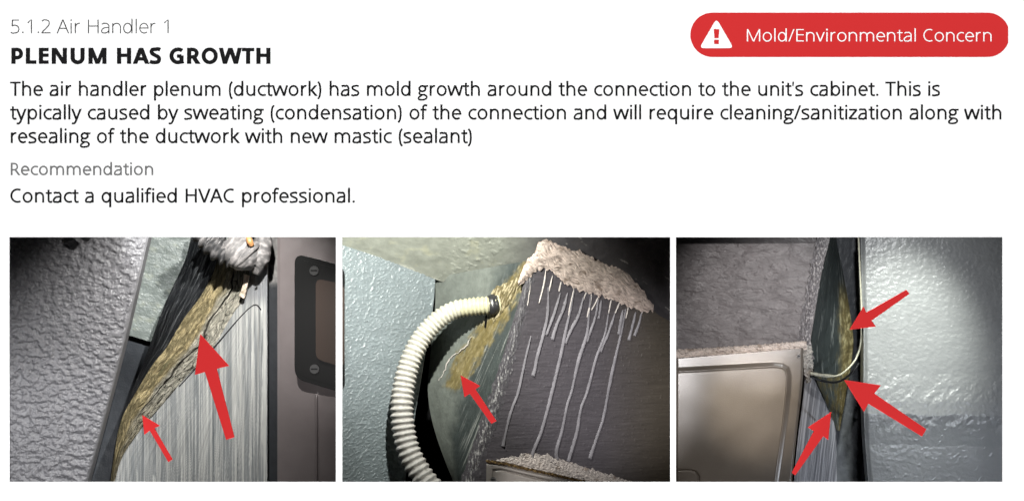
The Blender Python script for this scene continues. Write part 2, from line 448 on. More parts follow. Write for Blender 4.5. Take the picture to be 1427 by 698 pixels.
    if c == 'W':
        k = w * 0.53
        diag(k, CAP, 0.255, 0, w * .97); diag(0.4835, CAP, 0.255, 0, w * .97); diag(0.4835, CAP, 0.712, 0, w * .97); diag(0.967 - k, CAP, 0.712, 0, w * .97); return 0.967, G
    if c == '1': vbar(0.325, 0, CAP); G.append(('q', [(0.325, CAP), (0.325 - h, CAP), (0.115, 0.565), (0.115 + w * 0.75, 0.565 - w * 0.9)])); return 0.571, G
    if c == '2':
        st(spl([(0.07, 0.625), (0.16, 0.695), (0.27, CAP + o - ht), (0.40, 0.655), (0.445, 0.545), (0.41, 0.42), (0.30, 0.285), (0.17, 0.15), (0.075, 0.05)])); hbar(0.05, 0.515, ht); return 0.571, G
    if c == '5':
        hbar(0.125, 0.475, CAP - ht); G.append(('q', [(0.125, CAP - ht), (0.125 + w, CAP - ht), (0.105 + w, 0.37), (0.105, 0.37)]))
        st(spl([(0.11 + h, 0.375), (0.20, 0.415), (0.29, 0.42), (0.42, 0.36), (0.475, 0.225), (0.42, 0.07), (0.26, ht - o), (0.14, 0.01), (0.07, 0.05)])); return 0.571, G
    raise ValueError(c)

def k_leg(w): return w * 0.62

def lettering(name, text, x0, x1, base, em, weight, mat, parent, d=-0.00005, track=0.0):
    """one printed line; ink runs from pixel x0 to x1 on baseline `base`"""
    shapes = []; pen = 0.0
    for ch in text:
        adv, G = glyph(ch, weight)
        for s in G: shapes.append((pen, s))
        pen += adv + (track if ch != ' ' else 0.012)
    polys = []
    for pen, s in shapes:
        if s[0] == 'q': polys.append([(pen + x, y) for x, y in s[1]])
        else:
            p = np.array(s[1], float)
            keep = np.concatenate([[True], np.linalg.norm(np.diff(p, axis=0), axis=1) > 1e-5]); p = p[keep]
            closed = np.linalg.norm(p[0] - p[-1]) < 1e-4
            t = np.gradient(p, axis=0)
            if closed: t[0] = t[-1] = p[1] - p[-2]
            t /= np.linalg.norm(t, axis=1)[:, None]
            nrm = np.stack([-t[:, 1], t[:, 0]], 1) * s[2] / 2
            polys.append([((a).tolist(), (b).tolist()) for a, b in zip(p + nrm + [pen, 0], p - nrm + [pen, 0])])
    flatx = [z for pl in polys for q in pl for z in ((q[0][0], q[1][0]) if isinstance(q[0], list) else (q[0],))]
    lo, hi = min(flatx), max(flatx)
    sx = (x1 - x0) / (hi - lo)
    verts, faces = [], []
    for k, pl in enumerate(polys):
        dd = d - 0.00001 * (k % 5)
        if isinstance(pl[0][0], list):
            b0 = len(verts)
            for a, b in pl:
                for q in (a, b): verts.append(P(x0 + (q[0] - lo) * sx, base - q[1] * em, dd))
            for j in range(len(pl) - 1): faces.append((b0 + 2 * j, b0 + 2 * j + 1, b0 + 2 * j + 3, b0 + 2 * j + 2))
        else:
            b0 = len(verts)
            verts += [P(x0 + (x - lo) * sx, base - y * em, dd) for x, y in pl]; faces.append(tuple(range(b0, b0 + len(pl))))
    me = bpy.data.meshes.new(name); me.from_pydata([tuple(v) for v in verts], [], faces); me.update()
    return link(name, me, mat, parent)

# ------------------------------------------------------------------ the page
OPEN = [(13, 468), (477, 934), (942, 1397)]
OY = (330.5, 671)
page = empty('report_page', P(713, 820, 0.0), 'white report page with black printed text above three picture openings', 'page')
def build_sheet():
    xs = [-600] + [v for o in OPEN for v in o] + [2030]; ys = [-380, OY[0], OY[1], 1080]
    bm = bmesh.new(); vs = {}
    def V(i, j):
        if (i, j) not in vs: vs[(i, j)] = bm.verts.new(P(xs[i], ys[j], 0))
        return vs[(i, j)]
    for i in range(len(xs) - 1):
        for j in range(3):
            if j == 1 and i in (1, 3, 5): continue
            bm.faces.new((V(i, j), V(i, j + 1), V(i + 1, j + 1), V(i + 1, j)))
    r = bmesh.ops.extrude_face_region(bm, geom=list(bm.faces))
    for q in r['geom']:
        if isinstance(q, bmesh.types.BMVert): q.co.y += 0.0015
    bmesh.ops.recalc_face_normals(bm, faces=bm.faces)
    me = bpy.data.meshes.new('sheet'); bm.to_mesh(me); bm.free()
    return link('sheet', me, M['page'], page)
build_sheet()
lettering('section_heading', '5.1.2 Air Handler 1', 14.8, 235.0, 46.9, 26.6, 0.056, M['ink_heading'], page, track=-0.026)
lettering('title', 'PLENUM HAS GROWTH', 15.8, 377.0, 89.4, 31.2, 0.178, M['ink'], page, track=-0.026)
lettering('paragraph_line', 'The air handler plenum (ductwork) has mold growth around the connection to the unit\u2019s cabinet. This is', 14.0, 1310, 134.0, 27.6, 0.102, M['ink'], page, track=-0.034)
lettering('paragraph_line', 'typically caused by sweating (condensation) of the connection and will require cleaning/sanitization along with', 14.0, 1395.5, 166.8, 27.6, 0.102, M['ink'], page, track=-0.034)
lettering('paragraph_line', 'resealing of the ductwork with new mastic (sealant)', 15.0, 657.5, 199.6, 27.6, 0.102, M['ink'], page, track=-0.034)
lettering('subheading', 'Recommendation', 15.0, 213.5, 244.2, 24.0, 0.098, M['ink_grey'], page, track=-0.034)
lettering('advice_line', 'Contact a qualified HVAC professional.', 14.5, 494.5, 282.4, 27.0, 0.102, M['ink'], page, track=-0.034)

# warning badge printed on the page
bx0, bx1, by0, by1 = 962, 1407, 18.2, 79.8
r_ = (by1 - by0) / 2
pill = [(bx0 + r_ + r_ * math.cos(a), by0 + r_ - r_ * math.sin(a)) for a in np.radians(np.linspace(90, 270, 30))] + \
       [(min(1405, bx1 - r_ + r_ * math.cos(a)), by0 + r_ - r_ * math.sin(a)) for a in np.radians(np.linspace(-90, 90, 30))]
badge = prism('warning_badge', pill, -0.0001, 0.0004, M['badge_red'], page)
badge['label'] = 'red rounded badge with warning triangle'
tri = prism('warning_triangle', round_poly([(998.4, 26.4), (974.6, 67.6), (1022.4, 67.6)], 7, 6), -0.0002, 0.0002, M['white'], badge)
prism('exclamation_mark', [(994.6, 41.2), (995.6, 53.6), (1001.4, 53.6), (1002.4, 41.2)], -0.0003, 0.0001, M['badge_red'], badge)
prism('exclamation_dot', [(995.2, 56.0), (995.2, 61.8), (1001.8, 61.8), (1001.8, 56.0)], -0.0003, 0.0001, M['badge_red'], badge)
lettering('badge_lettering', 'Mold/Environmental Concern', 1040.8, 1381.8, 58.2, 24.0, 0.067, M['white'], badge, d=-0.00018, track=-0.02)

# added black enclosure behind the page, unseen; blocks the page lamps' light
def board(name, a, b, mat):
    bm = bmesh.new(); bmesh.ops.create_cube(bm, size=1)
    a = Vector(a); b = Vector(b)
    for v in bm.verts: v.co = Vector([(a[k] + b[k]) / 2 + v.co[k] * (b[k] - a[k]) for k in range(3)])
    me = bpy.data.meshes.new(name); bm.to_mesh(me); bm.free()
    return tag(link(name, me, mat), kind='structure')
board('backdrop', (-1.15, 0.81, -0.65), (1.15, 0.82, 0.65), M['black'])
board('enclosure_top', (-1.15, 0.003, 0.52), (1.15, 0.807, 0.53), M['black'])
board('enclosure_floor', (-1.15, 0.003, -0.54), (1.15, 0.807, -0.53), M['black'])
board('enclosure_wall_left', (-1.08, 0.003, -0.528), (-1.07, 0.807, 0.518), M['black'])
board('enclosure_wall_right', (1.07, 0.003, -0.528), (1.08, 0.807, 0.518), M['black'])
for x in (472.5, 938.0):
    a = P(x - 1.2, 0, 0.003); b = P(x + 1.2, 0, 0.003); c = P(x + 1.2, 0, 0.55); e = P(x - 1.2, 0, 0.55)
    vs = [(q.x, q.y, z) for z in (-0.525, 0.515) for q in (a, b, c, e)]
    me = bpy.data.meshes.new('partition'); me.from_pydata(vs, [], [(0, 1, 2, 3), (7, 6, 5, 4), (0, 4, 5, 1), (1, 5, 6, 2), (2, 6, 7, 3), (3, 7, 4, 0)])
    tag(link('partition', me, M['black']), kind='structure')

# ------------------------------------------------------------------ red arrows, each on its own pin
def arrow(pts, label, depth, group='red arrows pointing at the growth'):
    """7-point outline in pixels; depth = what the pin behind it is stuck into"""
    cx = (pts[1][0] + pts[6][0] + pts[0][0]) / 3; cy = (pts[1][1] + pts[6][1] + pts[0][1]) / 3
    root = empty('red_arrow', P(cx, cy, 0), label, 'arrow', group)
    prism('arrow_body', pts, -0.004, -0.0005, M['arrow_red'], root, bevel=0.0006)
    tube('pin', [(cx, cy, -0.0005), (cx, cy, depth * 0.5), (cx, cy, depth)], 0.0014, M['dark_metal'], root, seg=8, n=4)
def sc(pts, ox, oy, k): return [(ox + x * k, oy + y * k) for x, y in pts]

# ================================================================== PICTURE 1
def wall1_disp(u, v, x, y):
    n = fbm(x / 10.5, y / 7.0, 3, 3); n2 = fbm(x / 22, y / 15, 8, 2)
    k = sm(-0.38, 0.42, n + 0.25 * n2)
    edge = sm(1.0, 0.965, u)
    return (0.0042 * k + 0.0004 * fbm(x / 2.6, y / 2.6, 4, 2)) * edge - 0.003 * (1 - sm(1.0, 0.985, u))
def wall1_col(u, v, x, y):
    return rgb(0.20, 0.196, 0.208) * (1 + 0.10 * fbm(x / 40, y / 40, 11))[..., None]
M['wall1'] = paint('knockdown_wall_paint', None, rough=0.42, spec=0.45, mott=0.07, ms=(50, 50), bump=0.25, bs=(420, 420), bd=0.0006)
w = ruled('wall_textured', [(-6, 312, 0.10), (-6, 690, 0.10)], [(212, 312, 0.135), (207, 331, 0.135), (176, 465, 0.135), (149, 570, 0.135), (122, 671, 0.135), (117, 690, 0.135)],
          270, 420, M['wall1'], disp=wall1_disp, col=wall1_col, thick=0.03)
tag(w, kind='structure')
def far1_col(u, v, x, y):
    n = fbm(x / 14, y / 10, 21); c = np.broadcast_to(rgb(0.20, 0.225, 0.215), u.shape + (3,))
    return mix(c, rgb(0.34, 0.36, 0.29), sm(0.12, 0.5, n) * 0.6)
M['far1'] = paint('glossy_grey_green_paint', None, rough=0.3, spec=0.5, mott=0.12, ms=(50, 50), bump=0.8, bs=(110, 160), bd=0.002)
w = ruled('wall_far', [(90, 312, 0.34), (90, 440, 0.34)], [(330, 312, 0.36), (330, 512, 0.36)], 60, 60, M['far1'], col=far1_col, thick=0.004,
          disp=lambda u, v, x, y: 0.002 * fbm(x / 22, y / 18, 5))
tag(w, kind='structure')
M['shade1'] = paint('painted_wall_shade', (0.04, 0.045, 0.054), rough=0.45, spec=0.4, mott=0.15, ms=(50, 50), bump=0.5, bs=(300, 300), bd=0.001)  # separate set-back piece; its dark tone paints the far wall's lower shade
w = ruled('wall_far_shaded', [(70, 420, 0.354), (70, 705, 0.354)], [(330, 420, 0.378), (330, 705, 0.378)], 60, 60, M['shade1'], thick=0.01,
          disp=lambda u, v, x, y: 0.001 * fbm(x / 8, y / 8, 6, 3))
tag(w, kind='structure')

plen1 = empty('plenum', P(260, 700, 0.2), 'streaked grey plenum with dark fibrous side and tan moldy cracked seam', 'plenum')
R1 = [(318, 320, 0.205), (300, 372, 0.205), (280, 412, 0.205), (256, 444, 0.205), (232, 484, 0.20), (214, 506, 0.20), (192, 542, 0.20), (170, 583, 0.20), (159, 635, 0.20), (150, 700, 0.20)]
Lk = [(268, 320, 0.265), (258, 362, 0.265), (229, 425, 0.265), (209, 480, 0.26), (194, 520, 0.26), (183, 546, 0.25), (170, 578, 0.24), (160, 620, 0.23), (154, 660, 0.22), (146, 700, 0.21)]
M['fibre'] = paint('black_fibrous_insulation', None, rough=0.5, spec=0.4, mott=0.5, ms=(300, 25), bump=0.8, bs=(500, 40), bd=0.002)
def fib_disp(u, v, x, y):
    return 0.005 * fbm(u * 9 + 0.8 * vn(v * 6, u * 3, 7), v * 5, 31, 4) * sm(0, 0.1, u) + 0.003 * fbm(u * 26, v * 9, 33, 2)
def fib_col(u, v, x, y):
    n = fbm(u * 11 + 0.8 * vn(v * 6, u * 3, 7), v * 5, 41, 4)
    c = mix(np.broadcast_to(rgb(0.010, 0.011, 0.013), u.shape + (3,)), rgb(0.16, 0.165, 0.17), sm(0.12, 0.45, n) * sm(0.30, 0.6, u))  # left band painted black for the gap's shadow; pale strands carry painted highlights
    return c
ruled('fibrous_side', Lk, R1, 90, 300, M['fibre'], plen1, fib_disp, fib_col, 0.01)
S1 = [(352, 340, 0.172), (346, 388, 0.175), (341, 412, 0.178), (322, 442, 0.18), (297, 484, 0.182), (274, 509, 0.185), (247, 539, 0.188), (219, 572, 0.19), (197, 597, 0.192), (168, 642, 0.196), (153, 702, 0.198)]
R1b = [(300, 340, 0.203), (300, 372, 0.203), (280, 412, 0.203), (256, 444, 0.203), (232, 484, 0.198), (214, 506, 0.198), (192, 542, 0.198), (170, 583, 0.198), (159, 635, 0.198), (150, 700, 0.198)]
def seam_wave(u, v): return u + 0.05 * vn(v * 14, u * 2, 51) + 0.025 * vn(v * 34, u * 5, 52)
def mold_disp(u, v, x, y):
    q = seam_wave(u, v)
    n = fbm(q * 8, v * 16, 61, 4, 0.6)
    crack = sm(0.030, 0.0, np.abs(q - 0.60 - 0.10 * vn(v * 7, 0 * v, 63)) * (0.7 + 1.2 * np.abs(vn(v * 11, 0 * v, 64)))) * sm(0.05, 0.12, v) * sm(0.75, 0.6, v)
    crack2 = sm(0.05, 0.0, np.abs(vn(q * 6, v * 20, 66))) * sm(0.5, 0.8, u)
    return 0.0085 * n + 0.005 * np.sin(np.clip(u, 0, 1) * np.pi) - 0.007 * crack - 0.002 * crack2
def mold_col(u, v, x, y):
    q = seam_wave(u, v)
    n = fbm(q * 10, v * 14, 71, 4, 0.6)
    tan = mix(np.broadcast_to(rgb(0.17, 0.14, 0.075), u.shape + (3,)), rgb(0.44, 0.36, 0.20), sm(-0.15, 0.4, n))
    tan = mix(tan, rgb(0.10, 0.095, 0.05), sm(0.15, 0.55, fbm(q * 5, v * 9, 77)) * 0.7)
    gry = mix(np.broadcast_to(rgb(0.24, 0.23, 0.19), u.shape + (3,)), rgb(0.47, 0.44, 0.37), sm(-0.2, 0.4, fbm(q * 14, v * 22, 73, 4, 0.6)))
    c = mix(tan, gry, sm(0.40, 0.60, q + 0.18 * fbm(q * 4, v * 8, 74)) * (0.35 + 0.65 * sm(0.85, 0.55, v)))
    c = mix(c, rgb(0.08, 0.075, 0.05), np.clip(sm(0.22, 0.05, v) * 0.75 + sm(0.6, 0.95, v) * 0.35, 0, 1))
    cr = sm(0.07, 0.01, np.abs(vn(q * 6, v * 20, 66))) * sm(0.3, 0.7, u) * 0.85 + sm(0.05, 0.0, np.abs(vn(q * 13, v * 15, 67))) * 0.6
    crack = sm(0.030, 0.0, np.abs(q - 0.60 - 0.10 * vn(v * 7, 0 * v, 63)) * (0.7 + 1.2 * np.abs(vn(v * 11, 0 * v, 64)))) * sm(0.05, 0.12, v) * sm(0.75, 0.6, v)
    return mix(c, rgb(0.02, 0.018, 0.015), np.clip(cr + crack, 0, 1))
M['mold'] = paint('moldy_mastic', None, rough=0.7, spec=0.25, mott=0.35, ms=(380, 120), bump=0.9, bs=(520, 180), bd=0.002)
o = ruled('moldy_seam', R1b, S1, 150, 420, M['mold'], plen1, mold_disp, mold_col, 0.01)
o['label'] = 'tan and olive moldy seam with cracked mastic'
def str_disp(u, v, x, y):
    s = fbm(x / 3.2, y / 160, 81, 4, 0.65)
    rim = sm(4.5, 0.5, np.abs(x - 364 + 0.03 * (y - 430))) * sm(424, 440, y)
    pan = sm(366, 361, x) * sm(0, 1, 0 * x + 1)
    return 0.0011 * s + 0.0030 * rim
def str_col(u, v, x, y):
    s = fbm(x / 3.4, y / 220, 82, 5, 0.7); s2 = fbm(x / 14, y / 300, 83, 3)
    c = mix(np.broadcast_to(rgb(0.19, 0.20, 0.205), u.shape + (3,)), rgb(0.40, 0.40, 0.385), sm(-0.2, 0.3, s + 0.4 * s2))
    c = mix(c, rgb(0.07, 0.08, 0.085), sm(0.22, 0.45, -s) * 0.8)
    wl = sm(0.30, 0.42, fbm(x / 1.9, y / 260, 85, 2)) * sm(0.0, 0.3, fbm(x / 40, y / 50, 86) + 0.12)
    c = mix(c, rgb(0.6, 0.6, 0.57), wl * 0.6)
    top = sm(432, 408, y) * sm(330, 342, x)
    return mix(c, rgb(0.19, 0.195, 0.21), top * 0.8)
M['streak'] = paint('brushed_streaked_metal', None, rough=0.42, spec=0.5, mott=0.25, ms=(520, 7), bump=0.5, bs=(700, 14), bd=0.0012)
ruled('streaked_panel', S1, [(372.5, 318, 0.15), (372.5, 500, 0.15), (372.5, 702, 0.15)], 260, 400, M['streak'], plen1, str_disp, str_col, 0.012)
tube('seam_line', [(364, 432, 0.153), (358, 425, 0.158), (349, 428, 0.164), (330, 447, 0.172), (299, 483, 0.179), (277, 508, 0.183), (250, 538, 0.187)], 0.0010, M['dark_metal'], plen1, seg=8, n=60)
def chip_col(u, v, x, y):
    n = fbm(x / 6, y / 9, 91); return mix(np.broadcast_to(rgb(0.62, 0.52, 0.42), u.shape + (3,)), rgb(0.35, 0.28, 0.2), sm(0, 0.4, n))
ruled('plaster_chip', [(340, 382, 0.158), (338, 398, 0.158), (333, 412, 0.160)], [(347, 384, 0.156), (344, 400, 0.156), (340, 416, 0.158)], 14, 40, M['mold'], plen1,
      lambda u, v, x, y: 0.002 * np.sin(u * np.pi) + 0.0015 * fbm(x / 3, y / 3, 92), chip_col, 0.012)

# cabinet of picture 1
cab1 = empty('air_handler_cabinet', P(430, 700, 0.13), 'brown-grey steel cabinet with black bolted sight window', 'cabinet')
M['cab1'] = paint('brown_grey_enamel', None, rough=0.33, spec=0.5, mott=0.06, ms=(30, 30), bump=0.12, bs=(300, 300), bd=0.0005)
def gap_col(u, v, x, y):
    n = fbm(x / 5, y / 9, 95)
    c = np.broadcast_to(rgb(0.022, 0.024, 0.028), u.shape + (3,))  # dark tone paints the shade inside the gap; upper end is worn grey
    return mix(c, rgb(0.20, 0.19, 0.185), sm(400, 390, y + 5 * n) * (0.6 + 0.4 * sm(-.2, .3, n)))
M['gap1'] = paint('dark_gap_worn_top', None, rough=0.5, spec=0.4, mott=0.2, ms=(90, 60), bump=0.3)
ruled('gap_strip', [(372, 318, 0.185), (372, 702, 0.185)], [(390, 318, 0.18), (390, 702, 0.18)], 14, 200, M['gap1'], cab1, None, gap_col, 0.01)
def cab1_disp(u, v, x, y):
    rib = 0.0045 * sm(3.0, 0.0, np.abs(x - 441)) * sm(545, 556, y)
    return 0.0016 * sm(0, 0.05, u) + rib + 0.0004 * fbm(x / 40, y / 60, 97)
ruled('cabinet_panel', [(386.5, 318, 0.125), (386.5, 702, 0.125)], [(471, 318, 0.112), (471, 702, 0.112)], 110, 240, M['cab1'], cab1, cab1_disp,
      lambda u, v, x, y: rgb(0.125, 0.108, 0.108) * (1 + 0.08 * fbm(x / 60, y / 60, 98))[..., None], 0.01)
M['black_gloss'] = paint('black_gloss_plastic', (0.005, 0.005, 0.005), rough=0.35, spec=0.15, mott=0.2, bump=0.15, bs=(120, 120))
M['brown_glass'] = paint('smoky_brown_glass', (0.045, 0.032, 0.026), rough=0.12, spec=0.7, mott=0.5, ms=(70, 30), bump=0.5, bs=(60, 40), bd=0.002)
M['dull_screw'] = paint('dull_black_screw', (0.05, 0.05, 0.05), rough=0.3, metal=0.6, mott=0.6, ms=(300, 300), bump=0.9, bs=(300, 300), bd=0.003)
M['steel'] = paint('screw_steel', (0.25, 0.25, 0.25), rough=0.3, metal=0.8, mott=0.2, bump=0.2)
bez_o = round_poly([(410.5, 353), (480, 371), (480, 548), (410.5, 527)], 15)
bez = prism('window_bezel', bez_o, 0.100, 0.112, M['black_gloss'], cab1, bevel=0.002)
prism('window_pane', round_poly([(440, 388), (480, 396), (480, 512), (440, 500)], 10), 0.092, 0.0995, M['brown_glass'], bez, bevel=0.003)
prism('window_recess', round_poly([(415, 361), (480, 377), (480, 541), (415, 522)], 12), 0.0985, 0.0998, M['black_gloss'], bez, bevel=0.001)
def screw(x, y, d, r, parent, mat=None):
    n = 14
    prism('screw', [(x + r * math.cos(a), y + r * math.sin(a)) for a in np.linspace(0, 2 * np.pi, n, endpoint=False)], d - 0.003, d, mat or M['steel'], parent, bevel=0.0008)
    prism('screw_slot', sc([(-r * .7, -r * .16), (r * .7, -r * .16), (r * .7, r * .16), (-r * .7, r * .16)], x, y, 1), d - 0.0035, d - 0.003, M['black_gloss'], parent)
screw(437.5, 377, 0.0985, 6.5, bez, M['dull_screw']); screw(438, 514, 0.0985, 6.5, bez, M['dull_screw'])

# conduit fitting above the seam
fit = empty('conduit_fitting', P(345, 385, 0.13), 'ribbed conduit elbow crusted with pale grey mastic above moldy seam', 'conduit')
def fcol(Lk_, Lt, th):
    n = fbm(Lk_ * 160 + 0 * th, 2.2 * np.cos(th) + 1.7 * np.sin(th), 101)
    return mix(np.broadcast_to(rgb(0.13, 0.125, 0.125), th.shape + (3,)), rgb(0.32, 0.30, 0.295), sm(-0.15, 0.35, n))
M['crust'] = paint('pale_mastic_crust', None, rough=0.6, spec=0.3, mott=0.25, ms=(200, 200), bump=0.2, bs=(300, 300), bd=0.0012)
def fcol_dark(Lk_, Lt, th):
    n = fbm(Lk_ * 200 + 0 * th, 2.2 * np.cos(th) + 1.7 * np.sin(th), 104)
    return mix(np.broadcast_to(rgb(0.05, 0.05, 0.052), th.shape + (3,)), rgb(0.20, 0.19, 0.19), sm(-0.05, 0.35, n))
tube('ribbed_conduit', [(276, 310, 0.128), (292, 332, 0.124), (306, 346, 0.122), (326, 356, 0.126)], [0.020, 0.020, 0.020], M['crust'], fit, seg=28, n=120,
     prof=lambda s, th: 1 + 0.17 * np.sin(s * 2 * np.pi / 0.0125 + th), col=fcol_dark, noise_amp=0.0)
tube('coupling', [(318, 338, 0.128), (334, 350, 0.126), (346, 360, 0.126), (356, 370, 0.128)], [0.024, 0.0285, 0.0285, 0.0285, 0.027, 0.022, 0.010], M['crust'], fit, seg=36, n=70, col=fcol, noise_amp=0.05)
tube('flange_ring', [(343, 352, 0.126), (349, 358, 0.126)], [0.0285, 0.0315, 0.0315, 0.0285], M['crust'], fit, seg=36, n=14, col=fcol, noise_amp=0.02)
tube('mastic_dollop', [(366, 318, 0.125), (366, 340, 0.125), (363, 360, 0.127), (357, 381, 0.135)], [0.010, 0.015, 0.015, 0.006], M['crust'], fit, seg=24, n=50, col=fcol, noise_amp=0.22)
M['copper'] = paint('copper', (0.62, 0.30, 0.12), rough=0.4, metal=0.3, mott=0.25, bump=0.3)
tube('copper_stub', [(346, 330, 0.095), (348, 336, 0.092), (351, 342, 0.095)], [0.004, 0.0052, 0.004], M['copper'], fit, seg=14, n=14)
tube('screw_hole', [(353.5, 369.5, 0.0965), (357, 370.5, 0.0965)], [0.001, 0.002, 0.002, 0.001], M['black_gloss'], fit, seg=10, n=10)
speck = tube('mounting_knob', [(112, 318, 0.085), (117, 327, 0.085), (124, 333, 0.09)], [0.006, 0.008, 0.006], M['dark_metal'], None, seg=14, n=16, noise_amp=0.2)
tag(speck, 'small dark knob stuck on the rough textured wall', 'knob')

arrow(sc([(540, 280), (525, 393), (553, 385), (612, 573), (635, 566), (586, 376), (620, 368)], 8, 325, 0.5016), 'largest upright red arrow over the streaked metal, tip at cracked seam', 0.165)
arrow(sc([(322, 360), (332, 458), (360, 437), (455, 598), (475, 583), (383, 425), (411, 413)], 110, 480, 0.2736), 'smallest red arrow, tip at lower end of the tan cracked seam', 0.18)

# ================================================================== PICTURE 2
M['wall2'] = paint('orange_peel_wall', None, rough=0.35, spec=0.5, mott=0.08, ms=(60, 60), bump=0.5, bs=(420, 420), bd=0.0012)
def w2_disp(u, v, x, y):
    return 0.0011 * sm(-0.1, 0.35, fbm(x / 4.2 + y / 9, y / 3.4, 111, 2)) + 0.001 * fbm(x / 14, y / 14, 112, 2)
w = ruled('wall_blue_grey', [(472.5, 340, 0.18), (472.5, 690, 0.15)], [(607, 384, 0.28), (603, 430, 0.275), (592, 495, 0.265), (581, 561, 0.25), (571, 625, 0.24), (561, 690, 0.23)], 170, 380, M['wall2'],
          disp=w2_disp, col=lambda u, v, x, y: rgb(0.175, 0.205, 0.215) * (1 + 0.07 * fbm(x / 50, y / 50, 113))[..., None], thick=0.02, planar=True)
tag(w, kind='structure')
def ceil_disp(u, v, x, y): return 0.0014 * fbm(x / 20, y / 13, 121, 4) + 0.0016 * sm(0.1, 0.4, fbm(x / 9, y / 6, 122, 3)) * sm(600, 640, x) * sm(730, 680, x)
def ceil_col(u, v, x, y):
    n = fbm(x / 25, y / 18, 123)
    c = mix(np.broadcast_to(rgb(0.205, 0.215, 0.185), u.shape + (3,)), rgb(0.30, 0.30, 0.22), sm(0.1, 0.5, n) * 0.6)
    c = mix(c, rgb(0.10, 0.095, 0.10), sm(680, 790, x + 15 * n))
    wh = sm(0.42, 0.55, fbm(x / 13 - y / 12, y / 6.0 - x / 16, 124, 4)) * sm(740, 780, x)
    c = mix(c, rgb(0.5, 0.48, 0.45), wh * 0.7)
    seam = sm(4, 1, dist_path(x, y, [(477, 343), (545, 365), (612, 390), (640, 399)])) * sm(480, 560, x)  # pale highlight line along the wall joint, painted in
    return mix(c, rgb(0.42, 0.42, 0.37), seam * 0.55 * (0.6 + 0.4 * np.sign(n)))
M['ceil2'] = paint('patchy_grey_ceiling', None, rough=0.42, spec=0.4, mott=0.18, ms=(45, 45), bump=0.35, bs=(160, 190), bd=0.0015)
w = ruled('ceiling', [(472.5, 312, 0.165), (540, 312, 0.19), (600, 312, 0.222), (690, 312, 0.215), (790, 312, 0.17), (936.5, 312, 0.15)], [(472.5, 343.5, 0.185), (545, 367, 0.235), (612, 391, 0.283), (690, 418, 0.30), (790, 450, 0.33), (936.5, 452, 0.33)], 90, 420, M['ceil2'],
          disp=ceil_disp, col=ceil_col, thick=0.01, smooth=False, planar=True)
tag(w, kind='structure')
plen2 = empty('plenum', P(780, 700, 0.2), 'dark purple-grey plenum with mastic topped front and pale drips running down', 'plenum')
PL = Plane((752, 340, 0.165), (908, 432, 0.275), (673, 640, 0.17))
top = [(744, 350), (757, 337), (794, 352), (834, 370), (869, 382), (890, 402), (912, 432), (937, 447)]
# front face: from top line to bottom line
TA = [PL.q(*q) for q in [(741, 360), (757, 339), (794, 353), (834, 371), (869, 384), (890, 404), (912, 434), (936.5, 449)]]
BA = [PL.q(*q) for q in [(640, 700), (690, 700), (735, 700), (790, 700), (840, 700), (875, 700), (905, 700), (936.5, 700)]]
def f2_disp(u, v, x, y):
    return 0.0006 * fbm(x / 26, y / 2.6, 131, 3) + 0.0008 * fbm(x / 30, y / 30, 132, 2) + 0.0008 * sm(0.3, 0.5, fbm(x / 4, y / 4, 133, 2))
def f2_col(u, v, x, y):
    n = fbm(x / 22, y / 3, 134, 4)
    c = rgb(0.105, 0.096, 0.106) * (1 + 0.22 * n)[..., None]
    return mix(c, rgb(0.098, 0.084, 0.066), sm(820, 930, x))
M['front2'] = paint('dark_purple_grey_paint', None, rough=0.38, spec=0.45, mott=0.14, ms=(18, 160), bump=0.6, bs=(40, 340), bd=0.0012, warp=0.3)
# u runs top->bottom, v left->right
ruled('front_panel', TA, BA, 300, 260, M['front2'], plen2, f2_disp, f2_col, 0.012, planar=True)
Lf = [(607, 386, 0.295), (606, 430, 0.30), (599, 500, 0.30), (596, 541, 0.295), (602, 586, 0.285), (618, 636, 0.27), (646, 705, 0.25)]
Rf = [PL.q(741, 362, -0.002), PL.q(732, 405, -0.002), PL.q(715, 470, -0.002), PL.q(694, 536, -0.002), PL.q(674, 600, -0.002), PL.q(655, 655, -0.002), PL.q(640, 705, -0.002)]
mold_line = [(735, 372), (722, 392), (708, 412), (697, 436), (682, 456), (665, 480), (648, 505), (634, 535)]
def s2_stain(x, y):
    n = fbm(x / 8 + y / 20, y / 16, 141, 4, 0.6)
    d = dist_path(x, y, mold_line)
    wd = np.interp(y, [370, 400, 440, 480, 520, 550], [9, 12, 12, 14, 15, 7])
    return sm(wd + 5, wd - 7, d + 13 * n) * sm(552, 538, y + 8 * n)
def s2_disp(u, v, x, y):
    return 0.0014 * fbm(x / 5 + y / 16, y / 60, 142, 3) * sm(0.3, 0.5, u) + 0.0015 * fbm(x / 15, y / 15, 143, 3) + 0.003 * s2_stain(x, y) * (0.4 + 0.6 * fbm((x + 0.5 * y) / 4, (y - 0.5 * x) / 16, 144, 3))
def s2_col(u, v, x, y):
    n = fbm(x / 20, y / 24, 145)
    t = (x - (716 - (y - 400) * 0.42))           # slanted coordinate along the sheet's brush lines
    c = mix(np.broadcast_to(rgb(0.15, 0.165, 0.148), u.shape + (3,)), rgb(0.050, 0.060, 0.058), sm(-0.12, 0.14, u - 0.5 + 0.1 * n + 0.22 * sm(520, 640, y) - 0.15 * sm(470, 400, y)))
    s = fbm(t / 3.0, y / 110, 146, 4, 0.65)
    ws = sm(0.18, 0.34, s) * sm(0.42, 0.6, u) * sm(430, 480, y)
    c = mix(c, rgb(0.33, 0.34, 0.32), ws * 0.75)
    st_ = s2_stain(x, y); m = fbm((x + 0.5 * y) / 5, (y - 0.5 * x) / 22, 147, 4, 0.55)
    tan = mix(np.broadcast_to(rgb(0.16, 0.125, 0.045), u.shape + (3,)), rgb(0.36, 0.30, 0.16), sm(-0.15, 0.4, m) * (0.45 + 0.55 * sm(470, 420, y)))
    return mix(c, tan, st_ * 0.93)
